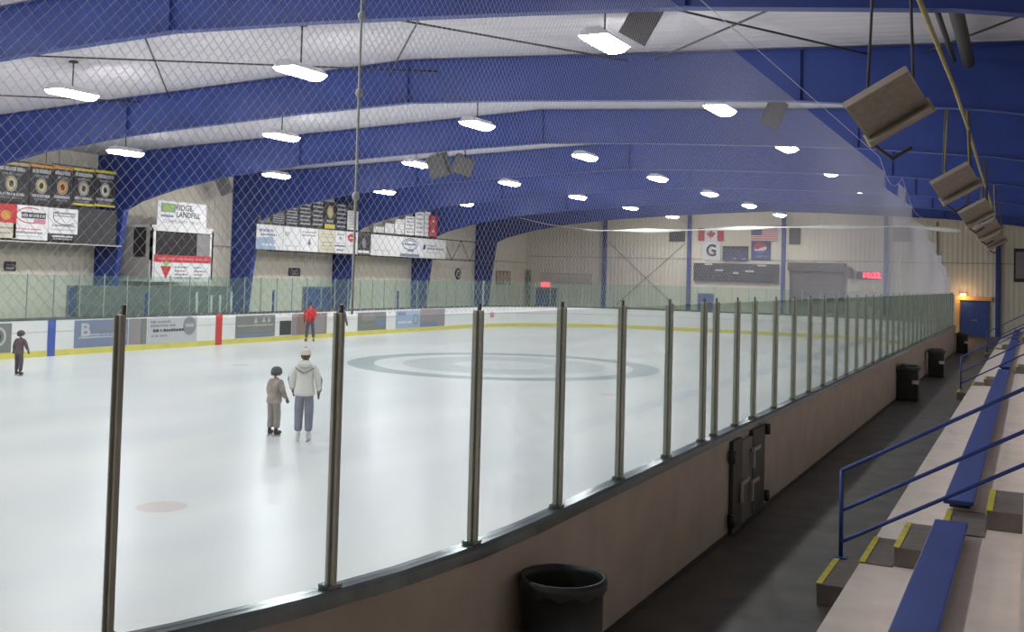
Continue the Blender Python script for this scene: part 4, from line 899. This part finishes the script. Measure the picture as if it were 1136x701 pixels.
for i, (x, y) in enumerate(((-2.90, 29.6), (-2.86, 38.0), (-2.88, 53.0))):
    if b0 is None:
        b0 = empty('box_bin', (x, y, .05)); mb = MB(); mb.box((0, 0, .40), (.50, .5, .80), BLACK, .02); c = mb.build('body'); c.parent = b0
        mb = MB(); mb.box((0, 0, .85), (.56, .56, .10), DARK, .02); mb.box((0, 0, .93), (.40, .40, .06), DARK, .02); c = mb.build('lid'); c.parent = b0
        mb = MB(); mb.box((.18, -.262, .50), (.16, .01, .10), INK['lg']); c = mb.build('label'); c.parent = b0; o = b0
    else: o = copy_tree(b0); o.location = (x, y, .05)
    tag(o, bl[i], 'bin', 'box bins along the walkway')

# ------------------------------------------------------------------ people
SKIN = mat('skin', (.45, .27, .19), .55)
def skin_mesh(name, verts, edges, radii, mt, root=0, sub=2):
    me = bpy.data.meshes.new(name); me.from_pydata(verts, edges, []); ob = bpy.data.objects.new(name, me); COL.objects.link(ob)
    md = ob.modifiers.new('s', 'SKIN'); md.use_smooth_shade = True; md.branch_smoothing = .6
    sv = me.skin_vertices[0].data
    for i, r in enumerate(radii): sv[i].radius = r if isinstance(r, tuple) else (r, r)
    sv[root].use_root = True
    m2 = ob.modifiers.new('u', 'SUBSURF'); m2.levels = sub; m2.render_levels = sub
    dg = bpy.context.evaluated_depsgraph_get(); dg.update(); out = bpy.data.meshes.new_from_object(ob.evaluated_get(dg)); out.name = name
    bpy.data.objects.remove(ob)
    out.materials.clear(); out.materials.append(mt)
    for f in out.polygons: f.use_smooth = True; f.material_index = 0
    o = bpy.data.objects.new(name, out); COL.objects.link(o); return o
def person(label, loc, heading, H, pose, cl):
    """figure faces local +Y; H = full height without skates. pose gives joint shifts, cl the clothing materials"""
    r = empty('person', (loc[0], loc[1], 0.0), heading); tag(r, label, 'person')
    k = H / 1.75; ch = cl.get('child', False); hs = 1.25 if ch else 1.0
    B = .10    # ankle height above ice because of boot and blade
    def J(x, y, z): return Vector((x * k, y * k, z * k + .05))
    st = pose.get('stance', .11); sy = pose.get('stride', 0.0); lean = pose.get('lean', 0.0)
    j = {}
    j['pel'] = J(0, 0, .95); j['spi'] = J(0, lean * .3, 1.12); j['che'] = J(0, lean * .8, 1.33); j['nek'] = J(0, lean, 1.48); j['hd0'] = J(0, lean + .01, 1.56); j['hd1'] = J(0, lean + .02, 1.64); j['hd2'] = J(0, lean + .01, 1.705)
    for s, sx in (('L', -1), ('R', 1)):
        ar = pose.get('arm' + s, ((.22, 0, 1.15), (.27, .05, .90)))
        j['sh' + s] = J(sx * .17, lean * .9, 1.42); j['el' + s] = J(sx * ar[0][0], ar[0][1] + lean * .7, ar[0][2]); j['wr' + s] = J(sx * ar[1][0], ar[1][1] + lean * .6, ar[1][2])
        yy = sy * sx
        j['hi' + s] = J(sx * .09, 0, .92); j['kn' + s] = J(sx * (.09 + st) / 2 + sx * .005, .03 + yy * .5, .50); j['an' + s] = J(sx * st, yy, .10); j['to' + s] = J(sx * (st + .02), yy + .13, .06)
    V_ = []; E_ = []; R_ = []
    def add(v, rad, par=None):
        V_.append(tuple(v)); R_.append(rad); 
        if par is not None: E_.append((par, len(V_) - 1))
        return len(V_) - 1
    p_ = add(j['pel'], (.13 * k, .095 * k)); a = add(j['spi'], (.12 * k, .09 * k), p_); c = add(j['che'], (.16 * k, .11 * k), a); nk = add(j['nek'], (.055 * k, .055 * k), c)
    h0_ = add(j['hd0'], (.068 * k * hs, .075 * k * hs), nk); h1 = add(j['hd1'], (.078 * k * hs, .095 * k * hs), h0_); add(j['hd2'], (.06 * k * hs, .075 * k * hs), h1)
    for s, sx in (('L', -1), ('R', 1)):
        q = add(j['sh' + s], .06 * k, c); q = add(j['el' + s], .042 * k, q); q = add(j['wr' + s], .028 * k, q)
        d = (j['wr' + s] - j['el' + s]).normalized(); side = Vector((0, 1, 0)); side = (side - d * side.dot(d)).normalized(); inn_ = d.cross(side)
        pm = j['wr' + s] + d * .055 * k; pq = add(pm, (.03 * k, .022 * k), q)
        for f in range(4):
            base = pm + d * .035 * k + side * (.03 - .02 * f) * k; L = (.075, .083, .078, .06)[f] * k
            b1 = add(base, .0105 * k, pq); b2 = add(base + d * L * .55, .0095 * k, b1); add(base + d * L * .9 - inn_ * sx * .012 * k, .008 * k, b2)
        t1 = add(j['wr' + s] + d * .03 * k + side * .04 * k, .012 * k, q); add(j['wr' + s] + d * .075 * k + side * .06 * k, .0095 * k, t1)
        q = add(j['hi' + s], .085 * k, p_); q = add(j['kn' + s], .058 * k, q); q = add(j['an' + s], .038 * k, q); add(j['to' + s], .035 * k, q)
    body = skin_mesh('body', V_, E_, R_, SKIN, 0, 1); body.parent = r
    # nose, ears joined to the body mesh
    bm = bmesh.new(); bm.from_mesh(body.data); hc = j['hd1']
    def blob(c, rr):
        res = bmesh.ops.create_uvsphere(bm, u_segments=8, v_segments=6, radius=1)
        for v in res['verts']: v.co = Vector((c[0] + v.co.x * rr[0], c[1] + v.co.y * rr[1], c[2] + v.co.z * rr[2]))
    hk = k * hs
    blob(hc + Vector((0, .098 * hk, -.02 * hk)), (.014 * hk, .018 * hk, .024 * hk)); blob(hc + Vector((.082 * hk, 0, -.02 * hk)), (.012 * hk, .02 * hk, .03 * hk)); blob(hc + Vector((-.082 * hk, 0, -.02 * hk)), (.012 * hk, .02 * hk, .03 * hk))
    bm.to_mesh(body.data); bm.free()
    for f in body.data.polygons: f.use_smooth = True
    mb = MB()
    for sx in (-1, 1): mb.ell(hc + Vector((sx * .03 * hk, .088 * hk, .0)), (.011 * hk, .008 * hk, .007 * hk), INK['k'], 8, 6)
    mb.build('eyes').parent = r
    mb = MB(); mb.ell(hc + Vector((0, .083 * hk, -.06 * hk)), (.024 * hk, .008 * hk, .006 * hk), INK['pk'], 8, 6); mb.build('mouth').parent = r
    # trousers
    V_ = []; E_ = []; R_ = []; ex = cl.get('bulk', 1.0)
    p_ = add(j['pel'] + Vector((0, 0, .12 * k)), (.15 * k * ex, .115 * k * ex)); pb = add(j['pel'] - Vector((0, 0, .04 * k)), (.17 * k * ex, .13 * k * ex), p_)
    for s in ('L', 'R'):
        q = add(j['hi' + s] - Vector((0, 0, .08 * k)), .10 * k * ex, pb); q = add(j['kn' + s], .078 * k * ex, q); q = add(j['kn' + s] * .35 + j['an' + s] * .65, .07 * k * ex, q); add(j['an' + s] + Vector((0, 0, .035 * k)), .072 * k * ex, q)
    skin_mesh('trousers', V_, E_, R_, cl['pants'], 0, 1).parent = r
    # jacket
    V_ = []; E_ = []; R_ = []; jl = cl.get('hem', .90)
    hem0 = add(J(0, 0, jl - .07), (.185 * k * ex, .14 * k * ex)); hem = add(J(0, 0, jl), (.20 * k * ex, .15 * k * ex), hem0); a = add(j['spi'], (.175 * k * ex, .135 * k * ex), hem); c = add(j['che'], (.195 * k * ex, .14 * k * ex), a); nn_ = add(j['nek'] - Vector((0, 0, .0)), (.085 * k, .085 * k), c); add(j['nek'] + Vector((0, 0, .03 * k)), (.075 * k, .08 * k), nn_)
    for s in ('L', 'R'):
        q = add(j['sh' + s], .08 * k * ex, c); q = add(j['el' + s], .065 * k * ex, q); add(j['wr' + s], .048 * k * ex, q)
    skin_mesh('jacket', V_, E_, R_, cl['jacket'], 0, 2).parent = r
    if 'gloves' in cl:
        for s in ('L', 'R'):
            V_ = []; E_ = []; R_ = []; d = (j['wr' + s] - j['el' + s]).normalized(); side = (Vector((0, 1, 0)) - d * d.y).normalized()
            q = add(j['wr' + s] - d * .02 * k, .046 * k); q0 = q; q = add(j['wr' + s] + d * .055 * k, (.056 * k, .044 * k), q)
            for f in range(4):
                base = j['wr' + s] + d * .09 * k + side * (.034 - .0225 * f) * k; L = (.075, .085, .08, .06)[f] * k; b1 = add(base, .019 * k, q); b2 = add(base + d * L * .5, .018 * k, b1); add(base + d * L, .016 * k, b2)
            t1 = add(j['wr' + s] + d * .03 * k + side * .045 * k, .016 * k, q0); add(j['wr' + s] + d * .08 * k + side * .07 * k, .013 * k, t1)
            skin_mesh('glove', V_, E_, R_, cl['gloves'], 0, 1).parent = r
    # head wear
    if 'helmet' in cl:
        mb = MB(); prof = [(0, .125), (.05, .118), (.09, .09), (.11, .045), (.116, 0), (.112, -.035), (.10, -.03)]
        T = Matrix.Translation(hc + Vector((0, -.008 * hk, .005 * hk))) @ Matrix.Diagonal((hk * 1.0, hk * 1.15, hk, 1)); mb.lathe(prof, cl['helmet'], 20, T)
        mb.box(tuple(hc + Vector((0, -.09 * hk, -.03 * hk))), (.13 * hk, .05 * hk, .07 * hk), cl['helmet'], .01)
        mb.build('helmet').parent = r
    if 'hair' in cl:
        mb = MB(); mb.ell(hc + Vector((0, -.02 * hk, .0)), (.092 * hk, .10 * hk, .105 * hk), cl['hair']); 
        if cl.get('hairlong'): mb.ell(hc + Vector((0, -.055 * hk, -.08 * hk)), (.075 * hk, .055 * hk, .09 * hk), cl['hair'])
        mb.build('hair').parent = r
    if 'hat' in cl:
        mb = MB(); T = Matrix.Translation(hc + Vector((0, -.01 * hk, .045 * hk))) @ Matrix.Diagonal((hk, hk * 1.12, hk, 1))
        mb.lathe([(0, .10), (.04, .092), (.08, .06), (.097, .015), (.10, -.01), (.106, -.012), (.106, -.04), (.096, -.04)], cl['hat'], 20, T); mb.ell(hc + Vector((0, -.01 * hk, .155 * hk)), (.03 * hk, .03 * hk, .026 * hk), cl['hat'], 10, 8)
        mb.build('winter_hat').parent = r
    if cl.get('hood'):
        mb = MB(); mb.ell(j['nek'] + Vector((0, -.10 * k, -.005)), (.135 * k, .07 * k, .075 * k), cl['jacket']); mb.ell(j['nek'] + Vector((0, -.03 * k, .02 * k)), (.11 * k, .10 * k, .05 * k), cl['jacket']); mb.build('hood').parent = r
    if 'trim' in cl:
        mb = MB()
        yb = -.152 * k
        for sx in (-1, 1):
            mb.tube([(sx * .02 * k, yb * .98, 1.31 * k + .05), (sx * .10 * k, yb * .97, 1.35 * k + .05), (sx * .175 * k, yb * .62, 1.40 * k + .05)], .012 * k, cl['trim'], 6)
            s = 'L' if sx < 0 else 'R'; a = j['sh' + s]; b = j['el' + s]; c = j['wr' + s]; o_ = Vector((sx * .062, -.012, 0)) * k
            mb.tube([tuple(a + o_ + Vector((0, 0, -.03))), tuple(b + o_ * .95), tuple(c + o_ * .6)], [.02 * k, .022 * k, .02 * k], cl['trim'], 6)
        mb.tube([(-.03 * k, yb, 1.31 * k + .05), (.03 * k, yb, 1.31 * k + .05)], .012 * k, cl['trim'], 6)
        mb.build('jacket_trim').parent = r
    # skates
    for s, sx in (('L', -1), ('R', 1)):
        an = j['an' + s]; T = Matrix.Translation((an.x, an.y, 0)) @ Matrix.Rotation(-sx * pose.get('toe', .12), 4, 'Z')
        mb = MB(); f = .9 * k if not ch else k
        mb.ell((0, .04 * f, .078), (.045 * f, .135 * f, .042), cl['skate'], 12, 8); mb.ell((0, -.015 * f, .125), (.046 * f, .055 * f, .085), cl['skate'], 12, 8)
        o = mb.build('skate'); o.parent = r; o.matrix_parent_inverse = Matrix(); o.matrix_local = T
        mb = MB(); mb.poly([(-.12 * f, .004), (-.13 * f, .02), (-.10 * f, .045), (.13 * f, .045), (.16 * f, .02), (.14 * f, .004)], -.0025, .0025, ALU, T=Matrix.Rotation(math.pi / 2, 4, 'Z')); b_ = mb.build('blade'); b_.parent = o
    return r
def cloth(n_, c, nz=.15): return mat(n_, c, .85, noise=nz, nscale=9)
away = math.atan2(15.1, -11.67) - math.pi / 2
person('person in a white winter jacket and grey jeans seen from behind', (-11.67, 15.1), away - .1, 1.60, {'armL': ((.25, -.03, 1.18), (.23, .05, .98)), 'armR': ((.27, -.02, 1.16), (.27, .06, .93)), 'stance': .10, 'toe': .25},
       dict(pants=cloth('grey_jeans', (.22, .22, .29)), jacket=cloth('white_jacket', (.72, .70, .66), .05), gloves=cloth('dark_glove', (.05, .05, .06)), hair=cloth('brown_hair', (.10, .06, .045)), hat=cloth('cream_hat', (.66, .60, .52)), hood=True, trim=cloth('grey_trim', (.17, .16, .17)), skate=cloth('white_skate', (.65, .64, .62)), hem=.90, bulk=1.2))
person('small child in beige and grey snowsuit with dark helmet beside the adult', (-12.49, 15.27), away - .75, 1.20, {'armL': ((.24, .0, 1.14), (.24, .10, .92)), 'armR': ((.25, .02, 1.14), (.25, .16, .95)), 'stance': .12, 'lean': .05, 'toe': .2},
       dict(pants=cloth('taupe_snow_pants', (.30, .27, .25)), jacket=cloth('beige_grey_snow_jacket', (.34, .28, .25), .35), gloves=cloth('brown_mitt', (.12, .09, .07)), helmet=cloth('dark_helmet', (.09, .09, .10)), skate=cloth('black_skate', (.04, .04, .045)), child=True, bulk=1.3, hem=.86))
person('person in a bright red jacket and dark trousers standing by the far boards', (-28.0, 36.48), away + math.pi - .2, 1.66, {'armL': ((.25, .03, 1.15), (.16, .14, 1.0)), 'armR': ((.26, .02, 1.16), (.25, .08, .95)), 'stance': .17, 'toe': .3},
       dict(pants=cloth('dark_slate_trousers', (.08, .09, .12)), jacket=cloth('red_jacket', (.55, .02, .025), .1), hair=cloth('dark_hair', (.04, .03, .03)), skate=MATS.get('black_skate') or cloth('black_skate', (.04, .04, .045)), gloves=cloth('dark_glove', (.05, .05, .06)), bulk=1.05))
person('person in dark clothes by the far boards, half hidden behind the second post', (-26.55, 36.7), away + math.pi + .5, 1.66, {'stance': .12},
       dict(pants=cloth('charcoal_trousers', (.05, .055, .06)), jacket=cloth('charcoal_coat', (.08, .09, .10), .1), hair=cloth('tan_hair', (.30, .17, .09)), skate=cloth('black_skate', (.04, .04, .045)), gloves=cloth('dark_glove', (.05, .05, .06)), hem=.82))
person('small child in dark plum snowsuit skating at the far left', (-24.67, 19.38), away - .4, 1.16, {'armL': ((.25, -.02, 1.16), (.30, .02, .98)), 'armR': ((.26, .05, 1.16), (.30, .10, .98)), 'stance': .17, 'stride': -.10, 'lean': .06},
       dict(pants=cloth('plum_pants', (.09, .06, .08)), jacket=cloth('plum_jacket', (.12, .07, .09), .2), gloves=cloth('dark_glove', (.05, .05, .06)), helmet=cloth('plum_helmet', (.10, .06, .07)), skate=cloth('black_skate', (.04, .04, .045)), child=True, bulk=1.12, hem=.86))
